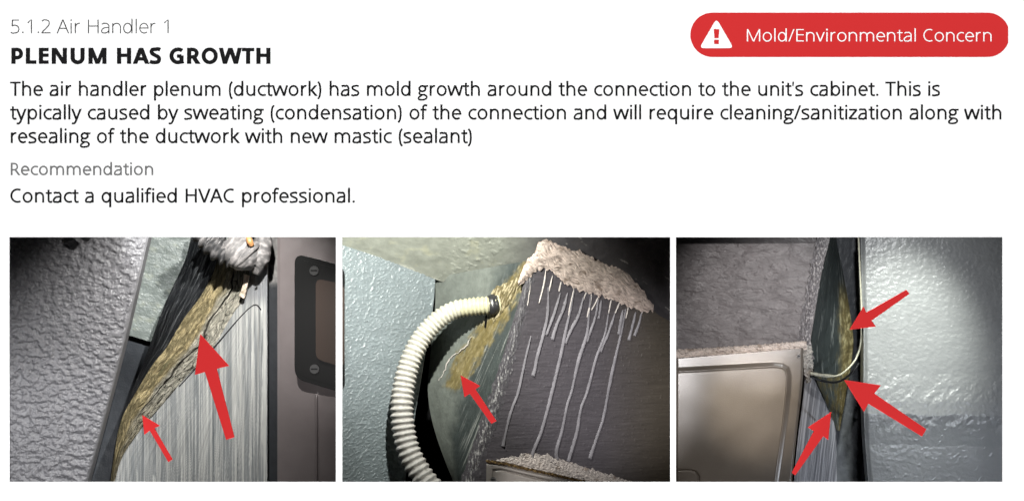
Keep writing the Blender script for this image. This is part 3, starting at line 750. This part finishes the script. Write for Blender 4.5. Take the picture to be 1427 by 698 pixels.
M['side2'] = paint('teal_grey_soiled_paint', None, rough=0.45, spec=0.45, mott=0.22, ms=(60, 30), bump=0.7, bs=(300, 90), bd=0.0015)
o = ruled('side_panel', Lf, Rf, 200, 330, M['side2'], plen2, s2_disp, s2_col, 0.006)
o['label'] = 'side of the plenum with yellow-brown mold patch'
# worn corner ridge
def ridge_geo(name, pts, wid, parent, plane, seed, amp, colr, mat, off=0.0003, n=240, m=26):
    A = []; B = []
    for (x, y, wl, wr) in pts:
        A.append(plane.q(x - wl, y, off)); B.append(plane.q(x + wr, y, off))
    def dsp(u, v, x, y):
        e = np.sin(np.clip(u, 0, 1) * np.pi)
        return (amp * (0.5 + fbm(x / 3.0, y / 9.0, seed, 4, 0.6))) * e ** 1.5
    def wp(u, v, x, y):
        k = (u - 0.5) * 2
        return 3 * k ** 5 * vn(y / 9.0, 0 * y + np.sign(k), seed + 3), 0 * y
    return ruled(name, A, B, m, n, mat, parent, dsp, colr, 0.004, wp)
def ridge_col(u, v, x, y):
    n = fbm(x / 2.4, y / 9.5, 151, 4, 0.7)
    c = mix(np.broadcast_to(rgb(0.11, 0.104, 0.114), u.shape + (3,)), rgb(0.58, 0.57, 0.56), sm(-0.08, 0.3, n - 0.6 * np.abs(u - 0.45)) * (0.35 + 0.65 * sm(430, 520, y)))
    return c
M['ridge'] = paint('chipped_pale_edge_paint', None, rough=0.4, spec=0.45, mott=0.3, ms=(300, 160), bump=0.6, bs=(420, 240), bd=0.0015)
ridge_geo('corner_seam', [(744, 372, 5, 5), (735, 400, 6, 7), (724, 440, 6, 8), (710, 490, 7, 10), (697, 530, 8, 13), (683, 575, 9, 15), (668, 620, 9, 14), (655, 660, 10, 14), (642, 700, 10, 14)], 0, plen2, PL, 152, 0.0022, ridge_col, M['ridge'])
# mastic along the ceiling joint
UP = [(722, 392), (732, 369), (746, 350), (757, 335), (787, 346), (812, 354), (841, 368), (865, 376), (882, 390), (897, 408), (911, 428)]
LO = [(722, 398), (731, 391), (748, 377), (764, 374), (776, 383), (794, 398), (819, 406), (851, 416), (874, 425), (893, 432), (910, 433)]
def mast_col_f(base, dark, seed, sx=3.0, sy=3.0):
    def f(u, v, x, y):
        n = fbm((x * 0.87 + y * 0.5) / (sx * 6), (y * 0.87 - x * 0.5) / (sy * 1.3) + 1.1 * vn(x / 15, y / 15, seed + 9), seed, 3, 0.55)
        br = sm(0.15, 0.5, fbm(x / 14, y / 11, seed + 5))
        line = sm(0.10, 0.0, np.abs(n + 0.1)) * sm(-0.3, 0.2, fbm(x / 9, y / 9, seed + 6))
        c = mix(np.broadcast_to(rgb(*base), u.shape + (3,)), rgb(*dark), np.clip(0.8 * line + sm(0.15, 0.6, -n) * 0.7 + sm(0.25, 0.0, u) * 0.35 * sm(-0.2, 0.2, n), 0, 1))
        return mix(c, rgb(0.16, 0.10, 0.06), br * 0.55)
    return f
M['mastic'] = paint('dried_pinkish_mastic', None, rough=0.65, spec=0.3, mott=0.22, ms=(150, 60), bump=0.4, bs=(260, 110), bd=0.002)
def jag(seed, amp=4.0):
    def wp(u, v, x, y):
        k = (u - 0.5) * 2
        k = k ** 7
        return 0 * x, amp * k * (1.0 * vn(x / 4.5, 0 * y + np.sign(k), seed + 1) + 0.9 * vn(x / 11.0, 0 * y, seed + 2) + 0.3)
    return wp
def mast_disp(u, v, x, y):
    n = fbm((x * 0.87 + y * 0.5) / 18, (y * 0.87 - x * 0.5) / 3.9 + 1.1 * vn(x / 15, y / 15, 170), 161, 3, 0.55)
    return 0.005 * np.sin(np.clip(u, 0.02, 0.98) * np.pi) ** 0.5 + 0.0032 * n
o = ruled('mastic_seal', [PL.q(*q, 0.001) for q in UP], [PL.q(*q, 0.001) for q in LO], 90, 420, M['mastic'], plen2, mast_disp, mast_col_f((0.70, 0.58, 0.51), (0.13, 0.10, 0.09), 161), 0.006, jag(163))
o['label'] = 'thick pinkish white mastic along the top joint'
M['moldfringe'] = M['mold']
def fringe_col(u, v, x, y):
    n = fbm((x + .4 * y) / 2.2, (y - .4 * x) / 14, 171, 4, 0.6)
    return mix(np.broadcast_to(rgb(0.13, 0.105, 0.05), u.shape + (3,)), rgb(0.46, 0.40, 0.26), sm(-0.1, 0.4, n))
def side_q(x, y, off=0.0):
    l = np.array(Lf); r = np.array(Rf)
    xl, dl = np.interp(y, l[:, 1], l[:, 0]), np.interp(y, l[:, 1], l[:, 2]); xr, dr = np.interp(y, r[:, 1], r[:, 0]), np.interp(y, r[:, 1], r[:, 2])
    t = (x - xl) / (xr - xl)
    return (x, y, dl * (1 - t) + dr * t - off)
ruled('moldy_fringe', [side_q(*q, 0.002) for q in [(681, 414), (690, 401), (705, 394), (720, 387), (734, 373)]], [side_q(*q, 0.002) for q in [(687, 450), (697, 438), (709, 421), (722, 402), (736, 378)]], 70, 150, M['moldfringe'], plen2,
      lambda u, v, x, y: 0.003 * fbm((x + .4 * y) / 3.2, (y - .4 * x) / 14, 172, 4, 0.6) + 0.003 * np.sin(np.clip(u, 0, 1) * np.pi), fringe_col, 0.004,
      lambda u, v, x, y: (0 * x, 9 * np.clip(u - 0.5, 0, 1) * vn(x / 2.2, 0 * x, 173) + 5 * np.clip(u - 0.5, -1, 0) * vn(x / 5, 0 * y, 174)))
# lower mastic above the cabinet
ruled('mastic_seal', [PL.q(*q, 0.001) for q in [(692, 640), (712, 637), (745, 632), (780, 640), (812, 650), (850, 662), (885, 673), (910, 682)]],
      [PL.q(*q, 0.001) for q in [(690, 645), (712, 652), (745, 664), (780, 674), (812, 682), (850, 690), (885, 695), (910, 700)]], 50, 260, M['mastic'], plen2,
      lambda u, v, x, y: 0.003 * fbm(x / 3.4, y / 2.4, 176, 4, 0.65) + 0.0035 * np.sin(np.clip(u, 0, 1) * np.pi),
      mast_col_f((0.60, 0.54, 0.50), (0.13, 0.115, 0.115), 177, 4, 2.4), 0.004, jag(178, 3.0))
# drips
M['drip'] = paint('dried_grey_drip', (0.195, 0.185, 0.2), rough=0.42, spec=0.4, mott=0.28, ms=(60, 60), bump=0.3)
M['drip_white'] = paint('dried_white_drip', (0.62, 0.57, 0.53), rough=0.5, spec=0.3, mott=0.2, ms=(200, 200), bump=0.4)
def drip(pts, wpx, mat='drip', blob=True, seed=0):
    rng = random.Random(seed)
    jp = [PL.q(x + (rng.uniform(-0.9, 0.9) if 0 < i < len(pts) - 1 else 0), y, 0.0008) for i, (x, y) in enumerate(pts)]
    r = wpx * S * 0.58
    n = max(24, int(abs(pts[-1][1] - pts[0][1]) / 2.2))
    rad = [r * rng.uniform(0.72, 1.06) for _ in range(9)]
    rad[0] = r * 0.35; rad[1] = r * 0.6; rad[-1] = r * (1.25 if blob else 0.4)
    tube('drip', jp, rad, M[mat], plen2, seg=12, n=n, squash=0.14)
grey = [([(764, 400), (763, 425), (760, 452), (749, 495), (746, 512), (742, 524)], 4.6), ([(781, 408), (773, 436), (763, 460), (760, 466)], 4.2), ([(791, 408), (784, 430), (775, 452), (769, 473)], 4.6),
        ([(800, 404), (796, 428), (790, 452), (780, 500), (766, 556), (754, 600), (749, 615), (742, 632), (740, 642)], 5.0), ([(813, 414), (807, 438), (797, 458), (787, 478)], 4.2),
        ([(823, 412), (820, 440), (817, 466), (806, 500), (796, 542), (789, 566), (782, 600), (776, 627), (776, 641)], 4.8), ([(834, 416), (828, 444), (817, 476)], 4.0),
        ([(848, 436), (843, 466), (830, 502), (818, 545), (810, 569), (804, 600), (798, 622), (791, 643)], 4.8), ([(857, 436), (848, 464), (836, 490)], 4.0),
        ([(872, 430), (866, 462), (857, 500), (848, 545), (840, 581), (830, 615), (821, 639)], 4.8), ([(868, 432), (864, 452), (862, 466)], 5.0),
        ([(886, 434), (881, 456), (876, 474)], 4.0), ([(894, 436), (890, 452), (884, 468)], 4.0), ([(740, 468), (732, 502), (722, 544), (710, 578), (703, 606), (700, 622)], 4.2), ([(838, 418), (834, 444)], 3.4)]
for i, (p, wd) in enumerate(grey): drip(p, wd, 'drip', True, i)
white = [([(739, 388), (738, 404), (735, 426)], 1.8), ([(761, 374), (758, 396), (751, 423)], 2.0), ([(770, 384), (767, 396), (765, 406)], 2.0), ([(782, 392), (779, 406)], 2.0), ([(800, 402), (795, 424), (792, 440)], 2.0),
         ([(818, 404), (812, 420)], 1.8), ([(824, 406), (822, 422), (818, 442)], 2.4), ([(835, 411), (829, 424), (824, 432)], 2.2), ([(852, 416), (848, 437)], 2.0), ([(864, 420), (857, 437)], 2.2), ([(876, 426), (872, 444)], 1.8), ([(897, 430), (893, 440)], 1.8)]
for i, (p, wd) in enumerate(white): drip(p, wd, 'drip_white', False, 40 + i)
# white paint crack on the side
_r = random.Random(4); _c = resample([side_q(*q, 0.002) for q in [(657, 470), (648, 484), (640, 490), (627, 499), (619, 516), (611, 530)]], 22)
tube('paint_crack', [(x + _r.uniform(-1.1, 1.1), y + _r.uniform(-1, 1), d) for x, y, d in _c], [0.0004, 0.0010, 0.0006, 0.0012, 0.0007, 0.0005], M['drip_white'], plen2, seg=8, n=160, noise_amp=0.6)
# cabinet corner
cab2 = empty('air_handler_cabinet', P(740, 700, 0.13), 'pale grey cabinet corner with rusty top edge under the dripping plenum', 'cabinet')
M['cab2'] = paint('warm_grey_cabinet_enamel', None, rough=0.35, spec=0.5, mott=0.1, ms=(40, 40), bump=0.25, bs=(200, 200))
def cab2_disp(u, v, x, y):
    edge = sm(0.0, 0.10, u); lip = 0.0035 * sm(2.2, 0.0, dist_path(x, y, [(690, 720), (688, 655), (698, 654), (790, 676), (830, 686)]))
    return 0.004 * edge - lip
ruled('cabinet_panel', [(678, 641, 0.125), (700, 645, 0.125), (740, 654, 0.125), (790, 665, 0.125), (860, 681, 0.125)], [(677, 712, 0.125), (700, 712, 0.125), (740, 712, 0.125), (790, 712, 0.125), (860, 712, 0.125)], 80, 160, M['cab2'], cab2, cab2_disp,
      lambda u, v, x, y: rgb(0.30, 0.27, 0.25) * (1 + 0.15 * fbm(x / 9, y / 6, 181))[..., None], 0.02)
ruled('rusty_edge', [(677, 640, 0.121), (700, 643.5, 0.121), (740, 652.5, 0.121), (790, 663.5, 0.121), (862, 680, 0.121)], [(678, 644, 0.120), (700, 647, 0.120), (740, 656, 0.120), (790, 667, 0.120), (862, 683, 0.120)], 10, 200, M['mold'], cab2,
      lambda u, v, x, y: 0.002 * fbm(x / 3, y / 3, 182), lambda u, v, x, y: mix(np.broadcast_to(rgb(0.07, 0.04, 0.015), u.shape + (3,)), rgb(0.30, 0.2, 0.08), sm(-.1, .4, fbm(x / 4, y / 3, 183))), 0.003,
      lambda u, v, x, y: (0 * x, 1.6 * vn(x / 4, u * 2, 184)))
screw(687.5, 668, 0.119, 4.2, cab2)
# corrugated hose
hose = empty('corrugated_hose', P(600, 690, 0.15), 'cream white corrugated flexible hose curving into the plenum side', 'hose')
M['hose'] = paint('grubby_cream_plastic', None, rough=0.42, spec=0.45, mott=0.2, ms=(160, 160), bump=0.3, bs=(300, 300))
P0, GR = 0.0068, 0.0125
def phase(s): return math.log(1 + GR * s / P0) / GR
def hose_col(s, Lt, th):
    ph = phase(s) % 1.0
    n = fbm(s * 120 + 0 * th, 2.4 * np.cos(th) + 2 * np.sin(th), 191, 4)
    c = mix(np.broadcast_to(rgb(0.50, 0.485, 0.37), th.shape + (3,)), rgb(0.56, 0.54, 0.51), np.full(th.shape, float(np.clip(s / Lt * 1.6, 0, 1))))
    c = c if s > 0.07 else mix(c, rgb(0.58, 0.54, 0.30), np.full(th.shape, 0.5))
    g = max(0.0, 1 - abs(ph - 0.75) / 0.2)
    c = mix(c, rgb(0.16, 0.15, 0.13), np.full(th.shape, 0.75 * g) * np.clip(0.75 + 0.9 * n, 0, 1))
    return mix(c, rgb(0.20, 0.19, 0.16), sm(0.22, 0.5, n) * (0.3 + 0.5 * min(1, s / Lt)))
hp = [(696, 423, 0.205), (683, 425, 0.202), (660, 427, 0.202), (633, 432, 0.202), (610, 446, 0.20), (589, 469, 0.195), (574, 497, 0.185), (564, 531, 0.175), (560, 566, 0.165), (563, 601, 0.16), (571, 631, 0.155), (586, 659, 0.15), (603, 681, 0.145), (630, 712, 0.14)]
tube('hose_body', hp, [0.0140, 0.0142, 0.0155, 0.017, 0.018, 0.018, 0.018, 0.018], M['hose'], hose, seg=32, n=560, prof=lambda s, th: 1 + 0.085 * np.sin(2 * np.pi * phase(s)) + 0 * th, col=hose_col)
tube('hose_collar', [(681, 425, 0.202), (687, 424.5, 0.203), (695, 423, 0.206)], [0.0150, 0.0175, 0.0165, 0.012], M['dark_metal'], hose, seg=24, n=20, noise_amp=0.25)
tube('strap_end', [side_q(677.5, 440, 0.004), side_q(677, 448, 0.004), side_q(676, 456, 0.003)], 0.0016, M['black_gloss'], hose, seg=8, n=14)
arrow(sc([(415, 93), (437, 217), (468, 197), (590, 367), (620, 352), (500, 172), (527, 153)], 540, 500, 0.245), 'red arrow beside the corrugated hose, tip at yellow-brown mold patch', 0.21)

# ================================================================== PICTURE 3
M['front3'] = paint('brown_grey_painted_duct', None, rough=0.42, spec=0.45, mott=0.14, ms=(40, 90), bump=0.6, bs=(120, 240), bd=0.0012, speck=0.0)
plen3 = empty('plenum', P(1100, 600, 0.2), 'brown-grey plenum above the glossy cabinet door with narrow moldy side', 'plenum')
E3 = [(1160, 312, 0.150), (1156, 335, 0.150), (1146, 375, 0.150), (1139, 415, 0.150), (1130, 470, 0.150), (1124, 490, 0.150)]
ruled('front_panel', [(939.5, 312, 0.20), (939.5, 335, 0.20), (939.5, 375, 0.20), (939.5, 415, 0.20), (939.5, 470, 0.20), (939.5, 500, 0.20)], E3, 240, 220, M['front3'], plen3,
      lambda u, v, x, y: 0.001 * fbm(x / 24, y / 9, 201, 4) + 0.0004 * sm(0.25, 0.5, fbm(x / 9, y / 6, 202, 3)) + 0.002 * fbm(x / 60, y / 50, 203, 2),
      lambda u, v, x, y: rgb(0.125, 0.112, 0.113) * (1 + 0.16 * fbm(x / 30, y / 12, 204))[..., None], 0.01)
PL3 = Plane((940, 400, 0.198), (1140, 331, 0.149), (1130, 470, 0.149))
def seam3_col(u, v, x, y):
    n = fbm(x / 2.6, y / 5.0, 211, 4, 0.7)
    c = mix(np.broadcast_to(rgb(0.14, 0.13, 0.135), u.shape + (3,)), rgb(0.50, 0.47, 0.46), sm(-0.05, 0.38, n) * (0.45 + 0.55 * sm(0.2, 0.6, u)))
    return c
ridge_geo('corner_seam', [(1160, 312, 14, 0), (1153, 335, 15, 1), (1144, 375, 15, 1), (1137, 415, 15, 1), (1129, 455, 15, 2), (1126, 478, 14, 4), (1130, 500, 8, 4)], 0, plen3, PL3, 212, 0.005, seam3_col, M['ridge'], 0.001, 260, 40)
# side wedge
LW = [(1160, 312, 0.152), (1156, 335, 0.152), (1146, 375, 0.152), (1139, 415, 0.152), (1131, 470, 0.152), (1132, 500, 0.155), (1138, 530, 0.165), (1152, 562, 0.185), (1167, 600, 0.21)]
RW = [(1164, 312, 0.27), (1166, 335, 0.27), (1174, 375, 0.275), (1183, 425, 0.28), (1189, 470, 0.28), (1187, 502, 0.28), (1181, 535, 0.27), (1176, 566, 0.25), (1170, 600, 0.22)]
def wd3_stain(u, v, x, y):
    n = fbm(x / 5, y / 18, 221, 4, 0.6)
    a = sm(0.60, 0.82, u + 0.16 * n) * sm(385, 425, y + 6 * n)
    b = sm(518, 530, y) * sm(-0.3, 0.35, n + 0.05)
    return np.clip(a * 0.9 + b * 0.8, 0, 1)
def wd3_col(u, v, x, y):
    s = fbm(u * 14 + y / 90, y / 70, 222, 4, 0.65)
    c = mix(np.broadcast_to(rgb(0.05, 0.06, 0.06), u.shape + (3,)), rgb(0.26, 0.28, 0.27), sm(0.22, 0.4, s) * 0.7)
    m = fbm(u * 12, y / 16, 223, 4, 0.6)
    tan = mix(np.broadcast_to(rgb(0.20, 0.16, 0.07), u.shape + (3,)), rgb(0.48, 0.42, 0.23), sm(-0.1, 0.4, m))
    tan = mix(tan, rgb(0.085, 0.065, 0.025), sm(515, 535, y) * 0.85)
    return mix(c, tan, wd3_stain(u, v, x, y))
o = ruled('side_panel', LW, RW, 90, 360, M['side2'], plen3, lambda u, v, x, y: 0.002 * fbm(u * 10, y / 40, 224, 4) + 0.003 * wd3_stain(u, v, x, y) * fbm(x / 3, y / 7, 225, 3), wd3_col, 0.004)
o['label'] = 'narrow dark plenum side with yellow mold along its edge'
# mastic strip above the door
ruled('mastic_seal', [(939.5, 487, 0.160), (1000, 484, 0.152), (1060, 480, 0.145), (1124, 475, 0.138)], [(939.5, 499, 0.155), (1000, 495, 0.148), (1060, 491, 0.141), (1124, 487, 0.134)], 26, 420, M['mastic'], plen3,
      lambda u, v, x, y: 0.004 * np.sin(np.clip(u, 0, 1) * np.pi) + 0.003 * fbm(x / 3.4, y / 2.6, 231, 4, 0.65), mast_col_f((0.70, 0.61, 0.55), (0.17, 0.13, 0.11), 232, 3.6, 2.6), 0.006,
      lambda u, v, x, y: (0 * x, 1.8 * (u - 0.5) * vn(x / 3, 0 * x, 233) * 2))
# cabinet
cab3 = empty('air_handler_cabinet', P(1040, 700, 0.13), 'glossy brown-grey cabinet door with embossed rounded panel and screw', 'cabinet')
emb = [(920, 516), (1078, 507), (1090, 508.5), (1097.5, 513), (1100, 523), (1099, 545), (1096, 576), (1089, 625), (1078, 700), (920, 700)]
emb2 = [(920, 654), (963, 654.5), (970, 657), (974, 663), (976, 700), (920, 700)]
def door_disp(u, v, x, y):
    d1 = dist_path(x, y, emb, True) * np.where(inside(x, y, emb), -1, 1)
    d2 = dist_path(x, y, emb2, True) * np.where(inside(x, y, emb2), -1, 1)
    e = 0.0024 * sm(3.5, -3.5, d1) + 0.0006 * sm(2.0, 0, np.abs(d1 + 3))
    e2 = -0.0014 * sm(1.2, 0.0, np.abs(d2))
    return e + e2 + 0.0045 * sm(0, 0.03, u) * sm(1.0, 0.985, u) + 0.0006 * fbm(x / 90, y / 90, 241, 2)
M['door3'] = paint('glossy_brown_grey_enamel', None, rough=0.26, spec=0.55, mott=0.05, ms=(40, 40), bump=0.3, bs=(480, 480), bd=0.0004, rvar=0.03)
# door: u across left->right, v top->bottom
ruled('door', [(939.5, 500, 0.150), (939.5, 540, 0.148), (939.5, 620, 0.146), (939.5, 692, 0.145)], [(1119.5, 485, 0.128), (1118.5, 530, 0.128), (1110, 606, 0.128), (1101.5, 692, 0.128)], 230, 230, M['door3'], cab3, door_disp,
      lambda u, v, x, y: rgb(0.155, 0.132, 0.110) * (1 + 0.07 * fbm(x / 50, y / 50, 242))[..., None], 0.014)
screw(1113.3, 496, 0.124, 2.6, cab3)
ruled('cabinet_side', [(1122, 520, 0.168), (1119, 556, 0.168), (1111, 620, 0.168), (1104, 700, 0.168)], [(1131, 520, 0.172), (1151, 564, 0.19), (1164, 600, 0.205), (1167, 700, 0.21)], 140, 220, M['streak'], cab3,
      lambda u, v, x, y: 0.0012 * fbm((x + 0.12 * (y - 520)) / 3.0, y / 120, 243, 4),
      lambda u, v, x, y: mix(np.broadcast_to(rgb(0.17, 0.17, 0.185), u.shape + (3,)), rgb(0.40, 0.40, 0.42), sm(-0.2, 0.35, fbm((x + 0.12 * (y - 520)) / 2.2, y / 160, 244, 4, 0.65))), 0.006)
ruled('mastic_corner', [(1119, 478, 0.140), (1119, 500, 0.142), (1121, 520, 0.15), (1125, 534, 0.158)], [(1131, 482, 0.146), (1133, 500, 0.148), (1133, 518, 0.155), (1130, 532, 0.16)], 40, 120, M['mastic'], cab3,
      lambda u, v, x, y: 0.005 * fbm(x / 3.6, y / 3.6, 246, 4, 0.6) + 0.004 * np.sin(np.clip(u, 0, 1) * np.pi), mast_col_f((0.52, 0.49, 0.45), (0.15, 0.14, 0.13), 247), 0.006,
      lambda u, v, x, y: (2.5 * (u - .5) * 2 * vn(y / 4, 0 * y, 248), 0 * y))
# recess wall and right wall
M['recess3'] = paint('dark_slate_wall', (0.085, 0.09, 0.10), rough=0.4, spec=0.45, mott=0.15, ms=(50, 50), bump=0.6, bs=(330, 330), bd=0.0012)
w = ruled('wall_recess', [(1120, 312, 0.315), (1120, 700, 0.315)], [(1197, 312, 0.33), (1199, 400, 0.33), (1199, 560, 0.33), (1201, 700, 0.33)], 60, 160, M['recess3'], thick=0.01,
          disp=lambda u, v, x, y: 0.0015 * fbm(x / 8, y / 8, 251, 3))
tag(w, kind='structure')
M['wall3'] = paint('glossy_grey_green_wall', None, rough=0.33, spec=0.5, mott=0.05, ms=(40, 40), bump=0.4, bs=(260, 320), bd=0.001, rvar=0.08)
ridge_y = 578
def w3_disp(u, v, x, y):
    yy = y + 6 * vn(x / 60, 0 * x, 261) - (x - 1300) * 0.03
    prof = np.interp(yy, [300, 520, 560, 577, 590, 620, 700], [0.0, 0.035, 0.045, 0.046, 0.040, 0.026, 0.0])
    wr = (fbm(x / 17 + y / 24, y / 20, 262, 5, 0.6) + 0.5 * fbm(x / 6 - y / 30, y / 12, 267, 3)) * sm(500, 565, yy) * sm(615, 585, yy)
    spots = 0.4 * sm(0.3, 0.6, fbm(x / 9 + y / 14, y / 15, 263, 3)) * sm(560, 600, yy)
    return prof + 0.0022 * wr + 0.003 * spots + 0.0006 * fbm(x / 7, y / 5.5, 264, 3) + 0.001 * fbm(x / 50, y / 50, 265, 2) - 0.006 * sm(0.03, 0.0, u)
w = ruled('wall_glossy', [(1199, 312, 0.20), (1201, 400, 0.20), (1203.5, 470, 0.20), (1203.5, 560, 0.20), (1206, 620, 0.20), (1212, 692, 0.20)], [(1425, 312, 0.17), (1425, 400, 0.17), (1425, 470, 0.17), (1425, 560, 0.17), (1425, 620, 0.17), (1425, 692, 0.17)],
          270, 440, M['wall3'], disp=w3_disp, col=lambda u, v, x, y: rgb(0.222, 0.226, 0.230) * (1 + 0.05 * fbm(x / 50, y / 50, 266))[..., None], thick=0.03)
tag(w, kind='structure')
M['wire'] = paint('dirty_cream_wire', (0.50, 0.48, 0.38), rough=0.5, spec=0.35, mott=0.25, ms=(200, 100), bump=0.3)
wr3 = empty('wire', P(1165, 523, 0.15), 'thin cream wire sagging from the mastic corner to the wall gap', 'wire')
tube('wire_strand', [(1128, 519, 0.143), (1136, 521, 0.143), (1148, 523, 0.146), (1162, 524, 0.152), (1172, 521, 0.16), (1183, 512, 0.17), (1193, 499, 0.18), (1199, 481, 0.186), (1201, 455, 0.19), (1200, 415, 0.19), (1198, 370, 0.19), (1196, 318, 0.19)], [0.0015] * 4, M['wire'], wr3, seg=8, n=120)
tube('tape_wrap', [(1129, 519.5, 0.141), (1140, 522, 0.141), (1152, 523.5, 0.144), (1163, 524, 0.150)], [0.0022, 0.003, 0.0024, 0.0032, 0.0012], M['wire'], wr3, seg=12, n=50, noise_amp=0.4)
cb3 = tube('wire_shadow', [(1129, 524, 0.150), (1145, 530, 0.156), (1162, 532.5, 0.165), (1174, 529, 0.176), (1186, 520, 0.19), (1197, 506, 0.20)], 0.0020, M['dark_metal'], None, seg=8, n=60)  # dark strand modelled as the shadow under the cream wire
tag(cb3, 'thin dark strand built as the shadow of the cream wire', 'shadow_strand')
arrow(sc([(428, 530), (578, 512), (553, 478), (770, 325), (752, 303), (523, 433), (508, 398)], 1080, 330, 0.2437), 'red arrow over the pale glossy wall, tip slanting down to yellow mold edge', 0.19)
arrow(sc([(500, 180), (600, 342), (622, 300), (895, 467), (917, 430), (652, 248), (686, 207)], 1040, 480, 0.2737), 'red arrow crossing the wall ridge, tip rising to the sagging cream wire', 0.18)
arrow(sc([(433, 343), (315, 421), (345, 440), (232, 652), (250, 664), (392, 466), (418, 484)], 1040, 480, 0.2737), 'red arrow rising over the brushed cabinet side, tip at brown mold point', 0.16)
